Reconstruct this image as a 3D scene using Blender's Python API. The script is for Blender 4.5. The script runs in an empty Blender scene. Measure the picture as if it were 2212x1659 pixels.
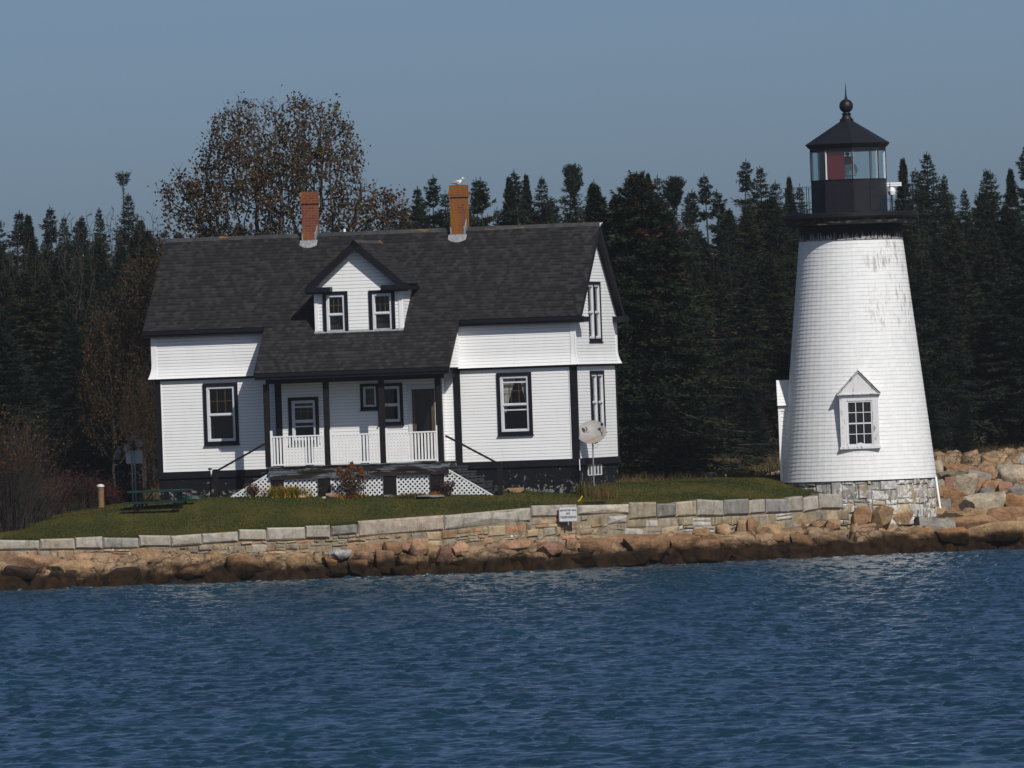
import bpy, math, random
import numpy as np
from mathutils import Vector, Matrix
random.seed(7); RNG=np.random.default_rng(11)
PI=math.pi
D=bpy.data
sc=bpy.context.scene
COL=sc.collection

# ------------------------------------------------------------------ camera
F=22500.0; EYE=5.0; ROLL=math.radians(2.0)
PITCH=math.atan(31.5/F)
FW=np.array([0,math.cos(PITCH),math.sin(PITCH)])
_r=np.array([1.,0,0]); _u=np.array([0,-math.sin(PITCH),math.cos(PITCH)])
RT=_r*math.cos(ROLL)-_u*math.sin(ROLL); UP=_r*math.sin(ROLL)+_u*math.cos(ROLL)
ORG=np.array([0,0,EYE])
def ray(u,v): return FW+RT*(u-1106)/F-UP*(v-829.5)/F
def at(u,v,Y):
    d=ray(u,v); return ORG+d*(Y/d[1])
cd=D.cameras.new('camera'); cam=D.objects.new('camera',cd); COL.objects.link(cam); sc.camera=cam
cd.sensor_width=36; cd.lens=36*F/2212; cd.clip_start=1; cd.clip_end=6000
m=Matrix(((RT[0],UP[0],-FW[0],0),(RT[1],UP[1],-FW[1],0),(RT[2],UP[2],-FW[2],EYE),(0,0,0,1)))
cam.matrix_world=m
PSI=math.radians(14.0)
HC=at(1249,990,308.0); HC[2]=0
HX=np.array([math.cos(PSI),-math.sin(PSI),0]); HY=np.array([math.sin(PSI),math.cos(PSI),0])
def hpy(u,v,c):           # pixel -> house (x,z) on the plane y=c
    d=ray(u,v); t=(c-(ORG-HC)@HY)/(d@HY); p=ORG+d*t-HC; return p@HX,p[2]
def hpx(u,v,c):
    d=ray(u,v); t=(c-(ORG-HC)@HX)/(d@HX); p=ORG+d*t-HC; return p@HY,p[2]

# ------------------------------------------------------------------ object helpers
def link(o,parent=None):
    COL.objects.link(o)
    if parent is not None: o.parent=parent
    return o
def empty(name,loc=(0,0,0),rz=0.0):
    o=D.objects.new(name,None); o.location=loc; o.rotation_euler=(0,0,rz); o.empty_display_size=.3
    return link(o)
def tag(o,label=None,cat=None,group=None,kind=None):
    if label: o['label']=label
    if cat: o['category']=cat
    if group: o['group']=group
    if kind: o['kind']=kind
    return o
class MB:
    def __init__(s): s.v=[];s.f=[];s.uv=[];s.mi=[];s.c=[]
    def face(s,pts,uv=None,mi=0,c=None):
        n=len(s.v); s.v+= [tuple(map(float,p)) for p in pts]; s.f.append(tuple(range(n,n+len(pts))))
        s.uv+= list(uv) if uv is not None else [(p[0],p[2]) for p in pts]
        s.mi.append(mi); s.c.append(c or (1,1,1))
    def box(s,x0,x1,y0,y1,z0,z1,mi=0,c=None):
        s.hexa([(x0,y0,z0),(x1,y0,z0),(x1,y1,z0),(x0,y1,z0),(x0,y0,z1),(x1,y0,z1),(x1,y1,z1),(x0,y1,z1)],mi,c)
    def hexa(s,P,mi=0,c=None):
        for q in ((0,3,2,1),(4,5,6,7),(0,1,5,4),(1,2,6,5),(2,3,7,6),(3,0,4,7)):
            p=[P[i] for i in q]
            a=np.array(p[1])-np.array(p[0]); b=np.array(p[3])-np.array(p[0])
            la=float(np.linalg.norm(a)); lb=float(np.linalg.norm(b))
            o=p[0]; 
            s.face(p,[(o[0]+o[1],o[2]),(o[0]+o[1]+la,o[2]),(o[0]+o[1]+la,o[2]+lb),(o[0]+o[1],o[2]+lb)],mi,c)
    def bar(s,a,b,w,h=None,mi=0,c=None,up=(0,0,1)):
        h=h or w
        a=Vector(a);b=Vector(b);d=(b-a).normalized();u=Vector(up)
        if abs(d.dot(u))>.98: u=Vector((0,1,0))
        sd=d.cross(u).normalized()*(w/2); uu=sd.cross(d).normalized()*(h/2)
        s.hexa([a-sd-uu,a+sd-uu,b+sd-uu,b-sd-uu,a-sd+uu,a+sd+uu,b+sd+uu,b-sd+uu],mi,c)
    def tube(s,pts,rad,n=8,mi=0,c=None,cap=True):
        pts=[Vector(p) for p in pts]
        if not hasattr(rad,'__len__'): rad=[rad]*len(pts)
        rings=[]
        for i,p in enumerate(pts):
            d=(pts[min(i+1,len(pts)-1)]-pts[max(i-1,0)]).normalized()
            u=Vector((0,0,1)) if abs(d.z)<.95 else Vector((1,0,0))
            a=d.cross(u).normalized();b=a.cross(d)
            rings.append([p+(a*math.cos(2*PI*k/n)+b*math.sin(2*PI*k/n))*rad[i] for k in range(n)])
        for i in range(len(pts)-1):
            for k in range(n):
                s.face([rings[i][k],rings[i][(k+1)%n],rings[i+1][(k+1)%n],rings[i+1][k]],None,mi,c)
        if cap:
            s.face(rings[0][::-1],None,mi,c); s.face(rings[-1],None,mi,c)
    def lathe(s,prof,n=32,cx=0,cy=0,mi=0,ph=0.0,c=None):
        for (r0,z0),(r1,z1) in zip(prof[:-1],prof[1:]):
            for k in range(n):
                a=ph+2*PI*k/n;b=ph+2*PI*(k+1)/n
                P=[(cx+r0*math.cos(a),cy+r0*math.sin(a),z0),(cx+r0*math.cos(b),cy+r0*math.sin(b),z0),
                   (cx+r1*math.cos(b),cy+r1*math.sin(b),z1),(cx+r1*math.cos(a),cy+r1*math.sin(a),z1)]
                rr=max(r0,r1); uv=[(a*rr,z0),(b*rr,z0),(b*rr,z1),(a*rr,z1)]
                if r0<1e-5: P=P[1:] ;uv=uv[1:]
                elif r1<1e-5: P=P[:3];uv=uv[:3]
                s.face(P,uv,mi,c)
    def build(s,name,mats,parent=None,smooth=False,loc=None):
        me=D.meshes.new(name); me.from_pydata(s.v,[],s.f)
        ul=me.uv_layers.new(name='UVMap'); ul.data.foreach_set('uv',np.array(s.uv,dtype=np.float32).ravel())
        if not isinstance(mats,(list,tuple)): mats=[mats]
        for q in mats: me.materials.append(q)
        me.polygons.foreach_set('material_index',np.array(s.mi,dtype=np.int32))
        ca=me.color_attributes.new(name='Col',type='FLOAT_COLOR',domain='CORNER')
        cc=np.ones((len(s.uv),4),dtype=np.float32); i=0
        for f,c in zip(s.f,s.c): cc[i:i+len(f),:3]=c; i+=len(f)
        ca.data.foreach_set('color',cc.ravel())
        if smooth: me.polygons.foreach_set('use_smooth',np.ones(len(s.f),dtype=bool))
        me.validate(); me.update()
        o=D.objects.new(name,me)
        if loc is not None: o.location=loc
        return link(o,parent)
def npmesh(name,V,Fc,mat,col=None,smooth=False,parent=None,linkit=True):
    """V (n,3), Fc (m,k) ints, col (m,3) per face"""
    V=np.asarray(V,dtype=np.float32);Fc=np.asarray(Fc,dtype=np.int32);m_,k=Fc.shape
    me=D.meshes.new(name); me.vertices.add(len(V)); me.vertices.foreach_set('co',V.ravel())
    me.loops.add(m_*k); me.loops.foreach_set('vertex_index',Fc.ravel())
    me.polygons.add(m_); me.polygons.foreach_set('loop_start',np.arange(m_,dtype=np.int32)*k)
    me.polygons.foreach_set('loop_total',np.full(m_,k,dtype=np.int32))
    if smooth: me.polygons.foreach_set('use_smooth',np.ones(m_,dtype=bool))
    for q in (mat if isinstance(mat,(list,tuple)) else [mat]): me.materials.append(q)
    if col is not None:
        ca=me.color_attributes.new(name='Col',type='FLOAT_COLOR',domain='CORNER')
        cc=np.ones((m_,k,4),dtype=np.float32); cc[:,:,:3]=np.asarray(col,dtype=np.float32)[:,None,:]
        ca.data.foreach_set('color',cc.ravel())
    me.update(calc_edges=True)
    o=D.objects.new(name,me)
    return link(o,parent) if linkit else o

# ------------------------------------------------------------------ materials
class NT:
    def __init__(s,name):
        s.m=D.materials.new(name); s.m.use_nodes=True; s.t=s.m.node_tree; s.n=s.t.nodes; s.n.clear()
        s.out=s.n.new('ShaderNodeOutputMaterial'); s.b=s.n.new('ShaderNodeBsdfPrincipled')
        s.t.links.new(s.b.outputs[0],s.out.inputs[0])
    def N(s,k,**kw):
        n=s.n.new(k)
        for a,b in kw.items(): setattr(n,a,b)
        return n
    def L(s,a,b): s.t.links.new(a,b)
    def put(s,sock,val):
        if hasattr(val,'is_linked') or hasattr(val,'links'): s.L(val,sock)
        elif isinstance(val,(tuple,list)): sock.default_value=(*val,1) if len(val)==3 and len(sock.default_value)==4 else val
        else: sock.default_value=val
    def co(s,kind='Object',scale=(1,1,1),rot=(0,0,0)):
        t=s.N('ShaderNodeTexCoord'); mp=s.N('ShaderNodeMapping'); s.L(t.outputs[kind],mp.inputs[0])
        mp.inputs['Scale'].default_value=scale; mp.inputs['Rotation'].default_value=rot; return mp.outputs[0]
    def pos(s,scale=(1,1,1)):
        t=s.N('ShaderNodeNewGeometry'); mp=s.N('ShaderNodeMapping'); s.L(t.outputs['Position'],mp.inputs[0])
        mp.inputs['Scale'].default_value=scale; return mp.outputs[0]
    def noise(s,co,sc_=5,det=4,rough=.55,dist=0):
        n=s.N('ShaderNodeTexNoise'); s.L(co,n.inputs['Vector']); n.inputs['Scale'].default_value=sc_
        n.inputs['Detail'].default_value=det; n.inputs['Roughness'].default_value=rough; n.inputs['Distortion'].default_value=dist
        return n.outputs[0]
    def ramp(s,f,a,b,ca=(0,0,0),cb=(1,1,1)):
        r=s.N('ShaderNodeValToRGB'); s.L(f,r.inputs[0]); e=r.color_ramp.elements
        e[0].position=a;e[1].position=b;e[0].color=(*ca,1);e[1].color=(*cb,1); return r.outputs[0]
    def mix(s,f,a,b,mode='MIX'):
        n=s.N('ShaderNodeMix',data_type='RGBA',blend_type=mode)
        s.put(n.inputs[0],f); s.put(n.inputs[6],a); s.put(n.inputs[7],b); return n.outputs[2]
    def math(s,op,a,b=0):
        n=s.N('ShaderNodeMath',operation=op); s.put(n.inputs[0],a); s.put(n.inputs[1],b); return n.outputs[0]
    def base(s,c,rough=.8,spec=.3,metal=0):
        s.put(s.b.inputs['Base Color'],c); s.put(s.b.inputs['Roughness'],rough)
        s.b.inputs['Specular IOR Level'].default_value=spec; s.b.inputs['Metallic'].default_value=metal
    def bump(s,h,st=.3,dist=.01):
        n=s.N('ShaderNodeBump'); s.L(h,n.inputs['Height']); n.inputs['Strength'].default_value=st; n.inputs['Distance'].default_value=dist
        s.L(n.outputs[0],s.b.inputs['Normal'])
    def attr(s,name='Col'):
        a=s.N('ShaderNodeVertexColor',layer_name=name); return a.outputs[0]
def simple(name,c,c2=None,sc_=6,rough=.7,spec=.3,metal=0,bump=0,a=.35,b=.65):
    t=NT(name)
    if c2 is None: c2=tuple(x*.8 for x in c)
    co=t.co('Object'); n=t.noise(co,sc_,5)
    t.base(t.mix(t.ramp(n,a,b),c,c2),rough,spec,metal)
    if bump: t.bump(t.noise(co,sc_*6,3),bump,.01)
    return t.m
M={}
def white_siding():
    t=NT('white_siding'); co=t.co('Object'); 
    n=t.ramp(t.noise(co,.8,5,.6),.3,.75); n2=t.ramp(t.noise(t.co('Object',(2.5,2.5,.35)),3,4),.55,.8)
    c=t.mix(n,(.78,.785,.785),(.72,.725,.72)); c=t.mix(t.math('MULTIPLY',n2,.18),c,(.5,.48,.44))
    t.base(c,.55,.35); return t.m
M['siding']=white_siding()
M['white']=simple('white_paint',(.80,.805,.81),(.73,.74,.74),4,.5)
M['white2']=simple('white_sash',(.60,.62,.65),(.52,.54,.57),4,.45)
M['oldwhite']=(lambda: (lambda t:(t.base(t.mix(t.ramp(t.noise(t.co('Object',(1,1,.35)),9,6,.65),.54,.66),(.60,.60,.60),(.24,.21,.185)),.7,.2),t.m)[1])(NT('weathered_white_paint')))()
M['tlapshade']=simple('shingle_shadow_gap',(.36,.36,.355),(.46,.455,.44),3,.9,.1)  # shade between the tower's shingle courses, painted as grey strips
M['lapshade']=simple('lap_shade',(.20,.20,.20),(.28,.27,.26),3,.9,.1)  # shade under the clapboard laps, painted as a dark strip
M['black']=simple('black_trim',(.006,.006,.009),(.010,.009,.012),5,.5,.22)
M['postblack']=simple('black_post_paint',(.0075,.006,.007),(.014,.011,.011),7,.55,.2)
M['iron']=simple('black_iron',(.006,.006,.008),(.010,.010,.012),8,.45,.3)
M['lantern']=simple('lantern_black',(.007,.008,.012),(.011,.012,.017),5,.5,.3)
def roofmat():
    t=NT('asphalt_shingle'); uv=t.co('UV')
    b=t.N('ShaderNodeTexBrick',offset=.5,offset_frequency=2,squash=1.0)
    t.L(uv,b.inputs['Vector']); b.inputs['Scale'].default_value=1; b.inputs['Brick Width'].default_value=.135; b.inputs['Row Height'].default_value=.14
    b.inputs['Mortar Size'].default_value=.004; b.inputs['Mortar Smooth'].default_value=.3; b.inputs['Bias'].default_value=-.35
    b.inputs['Color1'].default_value=(.0125,.012,.0125,1); b.inputs['Color2'].default_value=(.037,.0355,.036,1); b.inputs['Mortar'].default_value=(.011,.010,.010,1)
    b2=t.N('ShaderNodeTexBrick',offset=.33,offset_frequency=2); t.L(uv,b2.inputs['Vector']); b2.inputs['Scale'].default_value=1
    b2.inputs['Brick Width'].default_value=.17; b2.inputs['Row Height'].default_value=.14;b2.inputs['Mortar Size'].default_value=0
    b2.inputs['Color1'].default_value=(.86,.86,.86,1); b2.inputs['Color2'].default_value=(1.16,1.15,1.15,1)
    n=t.ramp(t.noise(t.co('UV',(.9,.5,1)),1.0,4),.3,.7,(.90,.90,.91),(1.08,1.08,1.07))
    g=t.ramp(t.noise(uv,90,2),.3,.7,(.8,.8,.8),(1.2,1.2,1.2))
    c=t.mix(1,b.outputs[0],b2.outputs[0],'MULTIPLY'); c=t.mix(1,c,n,'MULTIPLY'); c=t.mix(1,c,g,'MULTIPLY')
    t.base(c,.9,.2); return t.m
M['roof']=roofmat()
def capmat():
    t=NT('ridge_cap'); co=t.co('Object')
    n=t.ramp(t.noise(t.co('Object',(.55,3,3)),1.6,5,.7),.60,.66)
    g=t.ramp(t.noise(t.co('Object',(3.3,1,1)),1,1),.35,.65,(.030,.031,.033),(.050,.051,.054))
    t.base(t.mix(n,g,(.30,.15,.02)),.85,.2); return t.m
M['cap']=capmat()
def brickmat(name,lich):
    t=NT(name); uv=t.co('UV')
    b=t.N('ShaderNodeTexBrick'); t.L(uv,b.inputs['Vector']); b.inputs['Scale'].default_value=1; b.inputs['Brick Width'].default_value=.21; b.inputs['Row Height'].default_value=.075
    b.inputs['Mortar Size'].default_value=.007; b.inputs['Color1'].default_value=(.13,.036,.020,1); b.inputs['Color2'].default_value=(.20,.058,.030,1); b.inputs['Mortar'].default_value=(.18,.12,.09,1)
    co=t.co('Object'); n=t.ramp(t.noise(t.co('Object',(1,1,.5)),2.4,5,.65),lich,lich+.14)
    o=t.ramp(t.noise(co,14,4),.35,.7,(.27,.095,.010),(.17,.10,.016))
    c=t.mix(t.math('MULTIPLY',n,.85),b.outputs[0],o)
    dk=t.ramp(t.noise(co,9,5,.7),.60,.72); c=t.mix(t.math('MULTIPLY',dk,.6),c,(.05,.035,.03))
    t.base(c,.9,.15); t.bump(b.outputs[1],.4,-.006); return t.m
M['brick1']=brickmat('brick_red',.50); M['brick2']=brickmat('brick_lichen',.36)
M['flash']=simple('lead_flashing',(.20,.21,.22),(.36,.37,.38),16,.5,.5,.3)
def foundmat():
    t=NT('peeling_black_foundation'); co=t.co('Object')
    n=t.noise(co,4.6,7,.72); z=t.N('ShaderNodeSeparateXYZ'); t.L(t.co('Object'),z.inputs[0])
    lo=t.N('ShaderNodeMapRange'); t.L(z.outputs[2],lo.inputs[0]); lo.inputs[1].default_value=2.3; lo.inputs[2].default_value=3.1; lo.inputs[3].default_value=.07; lo.inputs[4].default_value=-.05
    f=t.ramp(t.math('ADD',n,lo.outputs[0]),.60,.63)
    c=t.mix(f,(.006,.0065,.009),(.20,.195,.18)); t.base(c,.8,.15); t.bump(n,.5,.03); return t.m
M['found']=foundmat()
def glassmat(name,tint=(1,1,1),refl=.5,rough=.02,body=.15,bodyc=(.02,.025,.03)):
    t=NT(name); t.n.remove(t.b)
    tr=t.N('ShaderNodeBsdfTransparent'); tr.inputs[0].default_value=(*tint,1)
    gl=t.N('ShaderNodeBsdfGlossy'); gl.inputs['Roughness'].default_value=rough; gl.inputs[0].default_value=(refl,)*3+(1,)
    df=t.N('ShaderNodeBsdfDiffuse'); df.inputs[0].default_value=(*bodyc,1)
    a=t.N('ShaderNodeMixShader'); a.inputs[0].default_value=body; t.L(tr.outputs[0],a.inputs[1]); t.L(df.outputs[0],a.inputs[2])
    ge=t.N('ShaderNodeNewGeometry'); dt_=t.N('ShaderNodeVectorMath',operation='DOT_PRODUCT'); t.L(ge.outputs['Normal'],dt_.inputs[0]); t.L(ge.outputs['Incoming'],dt_.inputs[1])
    fv=t.math('ADD',t.math('MULTIPLY',t.math('POWER',t.math('SUBTRACT',1.0,t.math('ABSOLUTE',dt_.outputs['Value'])),5.0),.9),.045)
    b=t.N('ShaderNodeMixShader'); t.L(fv,b.inputs[0]); t.L(a.outputs[0],b.inputs[1]); t.L(gl.outputs[0],b.inputs[2])
    t.L(b.outputs[0],t.out.inputs[0]); return t.m
M['glass']=glassmat('window_glass',(.85,.87,.88),.8,.03,.06)
M['lglass']=glassmat('lantern_glass',(.80,.88,.90),.9,.02,.04,(.35,.42,.44))
M['red']=glassmat('ruby_glass',(.35,.01,.02),.5,.05,.85,(.15,.005,.014))
M['dark']=simple('dark_interior',(.010,.010,.012),(.016,.014,.014),2,.9,.1)
M['curtain']=simple('curtain_lace',(.72,.70,.64),(.45,.43,.38),30,.9,.1)
M['browndoor']=simple('brown_door_wood',(.060,.040,.024),(.10,.070,.042),14,.6,.3)
def deckm():
    t=NT('weathered_deck'); n=t.ramp(t.noise(t.co('Object',(.35,1,2.5)),3,6,.7),.50,.56)
    n2=t.ramp(t.noise(t.co('Object',(.5,2,6)),5,5),.3,.7,(.010,.008,.007),(.032,.022,.017))
    t.base(t.mix(n,n2,(.13,.15,.17)),.8,.2); return t.m
M['deck']=deckm()
M['greystep']=simple('grey_step',(.045,.050,.055),(.028,.030,.034),5,.8)
M['lattice']=simple('white_lattice',(.72,.73,.74),(.60,.61,.62),6,.5)
def towermat():
    t=NT('white_tower_shingle'); uv=t.co('UV')
    b=t.N('ShaderNodeTexBrick',offset=.37,offset_frequency=2,squash=.8,squash_frequency=3); t.L(uv,b.inputs['Vector']); b.inputs['Scale'].default_value=1
    b.inputs['Brick Width'].default_value=.19; b.inputs['Row Height'].default_value=.12; b.inputs['Mortar Size'].default_value=.0055; b.inputs['Mortar Smooth'].default_value=.4
    b.inputs['Color1'].default_value=(0,0,0,1); b.inputs['Color2'].default_value=(1,1,1,1); b.inputs['Mortar'].default_value=(.5,.5,.5,1)
    co=t.co('Object')
    msk=t.ramp(t.noise(co,1.1,4,.6),.40,.62)
    c=t.mix(b.outputs[0],(.66,.67,.67),(.72,.725,.72))
    c=t.mix(t.math('MULTIPLY',t.math('MULTIPLY',b.outputs[1],msk),.42),c,(.36,.35,.34))
    # weathered, flaking zone high on the right of the tower and streaks under it
    g=t.N('ShaderNodeSeparateXYZ'); t.L(t.co('Object'),g.inputs[0])
    zz=t.N('ShaderNodeMapRange',interpolation_type='SMOOTHSTEP'); t.L(g.outputs[2],zz.inputs[0]); zz.inputs[1].default_value=5.9; zz.inputs[2].default_value=7.3
    xx=t.N('ShaderNodeMapRange',interpolation_type='SMOOTHSTEP'); t.L(g.outputs[0],xx.inputs[0]); xx.inputs[1].default_value=.0; xx.inputs[2].default_value=.7
    st=t.ramp(t.noise(t.co('Object',(1,1,.22)),9,6,.72),.50,.60)
    st2=t.ramp(t.noise(co,1.3,3,.5),.44,.54)
    f=t.math('MULTIPLY',t.math('MULTIPLY',st,st2),t.math('MULTIPLY',t.math('MULTIPLY',xx.outputs[0],zz.outputs[0]),.7))
    c=t.mix(f,c,(.27,.25,.23))
    st3=t.ramp(t.noise(t.co('Object',(1,1,.12)),5,5,.6),.5,.8); c=t.mix(t.math('MULTIPLY',st3,.22),c,(.45,.44,.42))
    t.base(c,.6,.3); return t.m
M['tower']=towermat()
def peelneck():
    t=NT('peeling_black_white'); co=t.co('UV',(7,.55,1))
    n=t.noise(co,3,5,.7); g=t.N('ShaderNodeSeparateXYZ'); t.L(t.co('Object'),g.inputs[0])
    mr=t.N('ShaderNodeMapRange'); t.L(g.outputs[2],mr.inputs[0]); mr.inputs[1].default_value=8.17+1.24; mr.inputs[2].default_value=8.6+1.24; mr.inputs[3].default_value=.13; mr.inputs[4].default_value=-.15
    f=t.ramp(t.math('ADD',n,mr.outputs[0]),.57,.62); t.base(t.mix(f,(.006,.006,.007),(.33,.32,.31)),.7,.2); return t.m
M['neck']=peelneck()
def peelrim():
    t=NT('peeling_gallery_edge'); n=t.ramp(t.noise(t.co('UV',(1,4,1)),3,6,.75),.54,.62)
    t.base(t.mix(n,(.006,.006,.008),(.12,.11,.105)),.7,.2); return t.m
M['rim']=peelrim()
def stonemat(name,rough=.9,bs=.7,patch=None,ns=5):
    t=NT(name); co=t.co('Object'); col=t.attr(); sk=t.ramp(t.noise(t.co('Object',(1.6,1.6,.5)),3.2,6,.75),.50,.66,(1,1,1),(.58,.55,.50)); col=t.mix(1,col,sk,'MULTIPLY')
    n=t.ramp(t.noise(co,ns,6,.65),.3,.7,(.68,.68,.68),(1.22,1.2,1.18)); c=t.mix(1,col,n,'MULTIPLY')
    if patch:
        f=t.ramp(t.noise(co,patch[1],6,.7),patch[2],patch[2]+.04); c=t.mix(f,c,patch[0])
    o=t.ramp(t.noise(co,2.3,5,.7),.62,.68); c=t.mix(t.math('MULTIPLY',o,.55),c,(.30,.15,.05))
    t.base(c,rough,.2); t.bump(t.noise(co,ns*4,5,.6),bs,.03); return t.m
M['stone']=stonemat('wall_stone'); M['rubble']=stonemat('rubble_stone',patch=((.62,.62,.60),3.2,.66)); M['fstone']=stonemat('foundation_stone',patch=((.56,.56,.55),4.5,.52),ns=9)
def rockmat(name,shore):
    t=NT(name); co=t.pos()
    oi=t.N('ShaderNodeObjectInfo'); base=oi.outputs['Color'] if not shore else t.ramp(t.noise(co,.55,3,.5),.32,.68,(.37,.25,.15),(.29,.215,.14))
    n=t.ramp(t.noise(co,2.2,7,.68),.25,.75,(.45,.43,.41),(1.35,1.32,1.3)); c=t.mix(1,base,n,'MULTIPLY')
    sp=t.ramp(t.noise(co,17,5,.7),.3,.7,(.72,.72,.72),(1.25,1.25,1.25)); c=t.mix(1,c,sp,'MULTIPLY')
    vd=t.N('ShaderNodeVectorMath',operation='ADD'); nz=t.N('ShaderNodeTexNoise'); t.L(co,nz.inputs['Vector']); nz.inputs['Scale'].default_value=1.4; nz.inputs['Detail'].default_value=4
    t.L(co,vd.inputs[0]); sc_n=t.N('ShaderNodeVectorMath',operation='SCALE'); t.L(nz.outputs['Color'],sc_n.inputs[0]); sc_n.inputs['Scale'].default_value=.7; t.L(sc_n.outputs[0],vd.inputs[1])
    vo=t.N('ShaderNodeTexVoronoi',feature='DISTANCE_TO_EDGE'); mpv=t.N('ShaderNodeMapping'); t.L(vd.outputs[0],mpv.inputs[0]); mpv.inputs['Scale'].default_value=(.8,1.2,1.6); t.L(mpv.outputs[0],vo.inputs['Vector']); vo.inputs['Scale'].default_value=1.0
    crk=t.ramp(vo.outputs['Distance'],.008,.035,(1,1,1),(0,0,0)); c=t.mix(t.math('MULTIPLY',crk,.75 if shore else .0),c,(.035,.025,.018))
    # tide mark: wet rock and weed below the high water line
    g=t.N('ShaderNodeSeparateXYZ'); t.L(t.pos(),g.inputs[0])
    ln=t.math('MULTIPLY',t.noise(t.pos((.5,.5,1)),1.5,7,.72),1.12)
    hz=t.math('SUBTRACT',g.outputs[2],ln)
    mr=t.N('ShaderNodeMapRange',interpolation_type='SMOOTHSTEP'); t.L(hz,mr.inputs[0]); mr.inputs[1].default_value=-.20; mr.inputs[2].default_value=.20
    lo=t.ramp(t.noise(co,3,5,.6),.3,.7,(.006,.004,.0025),(.038,.022,.011))
    c=t.mix(mr.outputs[0],lo,c); t.base(c,.92,.06); t.bump(t.noise(co,5,8,.72),1.0,.10); return t.m
M['rock']=rockmat('granite_boulder',False); M['ledge']=rockmat('granite_ledge',True)
def leafmat(name,trans=.25):
    t=NT(name); oi=t.N('ShaderNodeObjectInfo'); r=t.ramp(oi.outputs['Random'],0,1,(.75,.8,.85),(1.25,1.15,1.0))
    c=t.mix(1,t.attr(),r,'MULTIPLY'); t.base(c,.75,.15); 
    if trans:
        tl=t.N('ShaderNodeBsdfTranslucent'); t.L(c,tl.inputs[0]); mx=t.N('ShaderNodeMixShader'); mx.inputs[0].default_value=trans
        t.L(t.b.outputs[0],mx.inputs[1]); t.L(tl.outputs[0],mx.inputs[2]); t.L(mx.outputs[0],t.out.inputs[0])
    return t.m
M['needle']=leafmat('spruce_needles',.1); M['leaf']=leafmat('leaves',.3)
M['bark']=simple('grey_bark',(.060,.052,.047),(.022,.019,.017),7,.9,.1,bump=.4)
M['mbark']=simple('maple_bark',(.10,.088,.078),(.05,.043,.038),9,.9,.1)
M['twig']=simple('dead_twigs',(.056,.047,.042),(.028,.023,.021),6,.9,.1)
M['grass']=leafmat('grass_blades',.2)
def groundmat():
    t=NT('ground_grass'); co=t.pos((1,.22,1)); w=t.attr('Wild')
    n1=t.ramp(t.noise(co,1.1,5,.6),.3,.7,(.024,.035,.007),(.072,.062,.015))
    n2=t.ramp(t.noise(t.pos((1,.6,1)),7,4,.6),.3,.7,(.75,.75,.75),(1.25,1.25,1.2)); g=t.mix(1,n1,n2,'MULTIPLY')
    wd=t.ramp(t.noise(t.pos(),1.3,6,.6),.35,.65,(.030,.026,.012),(.10,.075,.045))
    t.base(t.mix(w,g,wd),.95,.1); t.bump(t.noise(t.pos(),14,4),.5,.03); return t.m
M['ground']=groundmat()
M['green']=simple('green_coated_metal',(.004,.036,.022),(.005,.026,.017),4,.4,.5)
M['galv']=simple('galvanised',(.19,.22,.24),(.26,.28,.29),9,.45,.5,.4)
M['tan']=simple('tan_timber',(.20,.12,.055),(.13,.08,.04),8,.8)
M['cream']=simple('cream_enamel',(.42,.38,.28),(.30,.27,.20),9,.5)
M['signw']=simple('sign_white',(.50,.51,.53),(.44,.45,.47),6,.4,.4)
M['signk']=simple('sign_black',(.02,.02,.025),(.03,.03,.03),6,.5)
M['yellow']=simple('yellow_plastic',(.62,.38,.03),(.5,.28,.02),6,.5)
M['gull']=simple('white_feathers',(.72,.72,.71),(.62,.62,.62),12,.8)
M['gullg']=simple('grey_feathers',(.30,.31,.33),(.24,.25,.27),12,.8)
M['lens']=glassmat('fresnel_lens',(.75,.85,.85),.9,.03,.35,(.30,.36,.36))

# ------------------------------------------------------------------ world, sun
SUN_AZ=math.radians(29); SUN_EL=math.radians(42)      # azimuth: right of the direction behind the camera
sd=Vector((math.sin(SUN_AZ)*math.cos(SUN_EL),-math.cos(SUN_AZ)*math.cos(SUN_EL),math.sin(SUN_EL)))
w=D.worlds.new('World'); sc.world=w; w.use_nodes=True
nt=w.node_tree; bg=nt.nodes['Background']; sky=nt.nodes.new('ShaderNodeTexSky'); sky.sky_type='NISHITA'; sky.sun_disc=False
sky.sun_elevation=SUN_EL; sky.sun_rotation=math.atan2(sd.x,sd.y); sky.air_density=.5; sky.dust_density=1.25; sky.ozone_density=5.0; sky.altitude=0
nt.links.new(sky.outputs[0],bg.inputs[0]); bg.inputs[1].default_value=.077
sl=D.lights.new('sun','SUN'); sl.energy=4.5; sl.angle=math.radians(.5); sl.color=(1,.955,.89)
so=D.objects.new('sun',sl); link(so); so.rotation_euler=sd.to_track_quat('Z','Y').to_euler()
sc.view_settings.view_transform='Standard'; sc.view_settings.look='None'; sc.view_settings.gamma=1; sc.view_settings.exposure=-.12
sc.render.engine='CYCLES'
try: sc.cycles.max_bounces=6; sc.cycles.transparent_max_bounces=12; sc.cycles.diffuse_bounces=2; sc.cycles.volume_bounces=0
except Exception: pass

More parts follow.
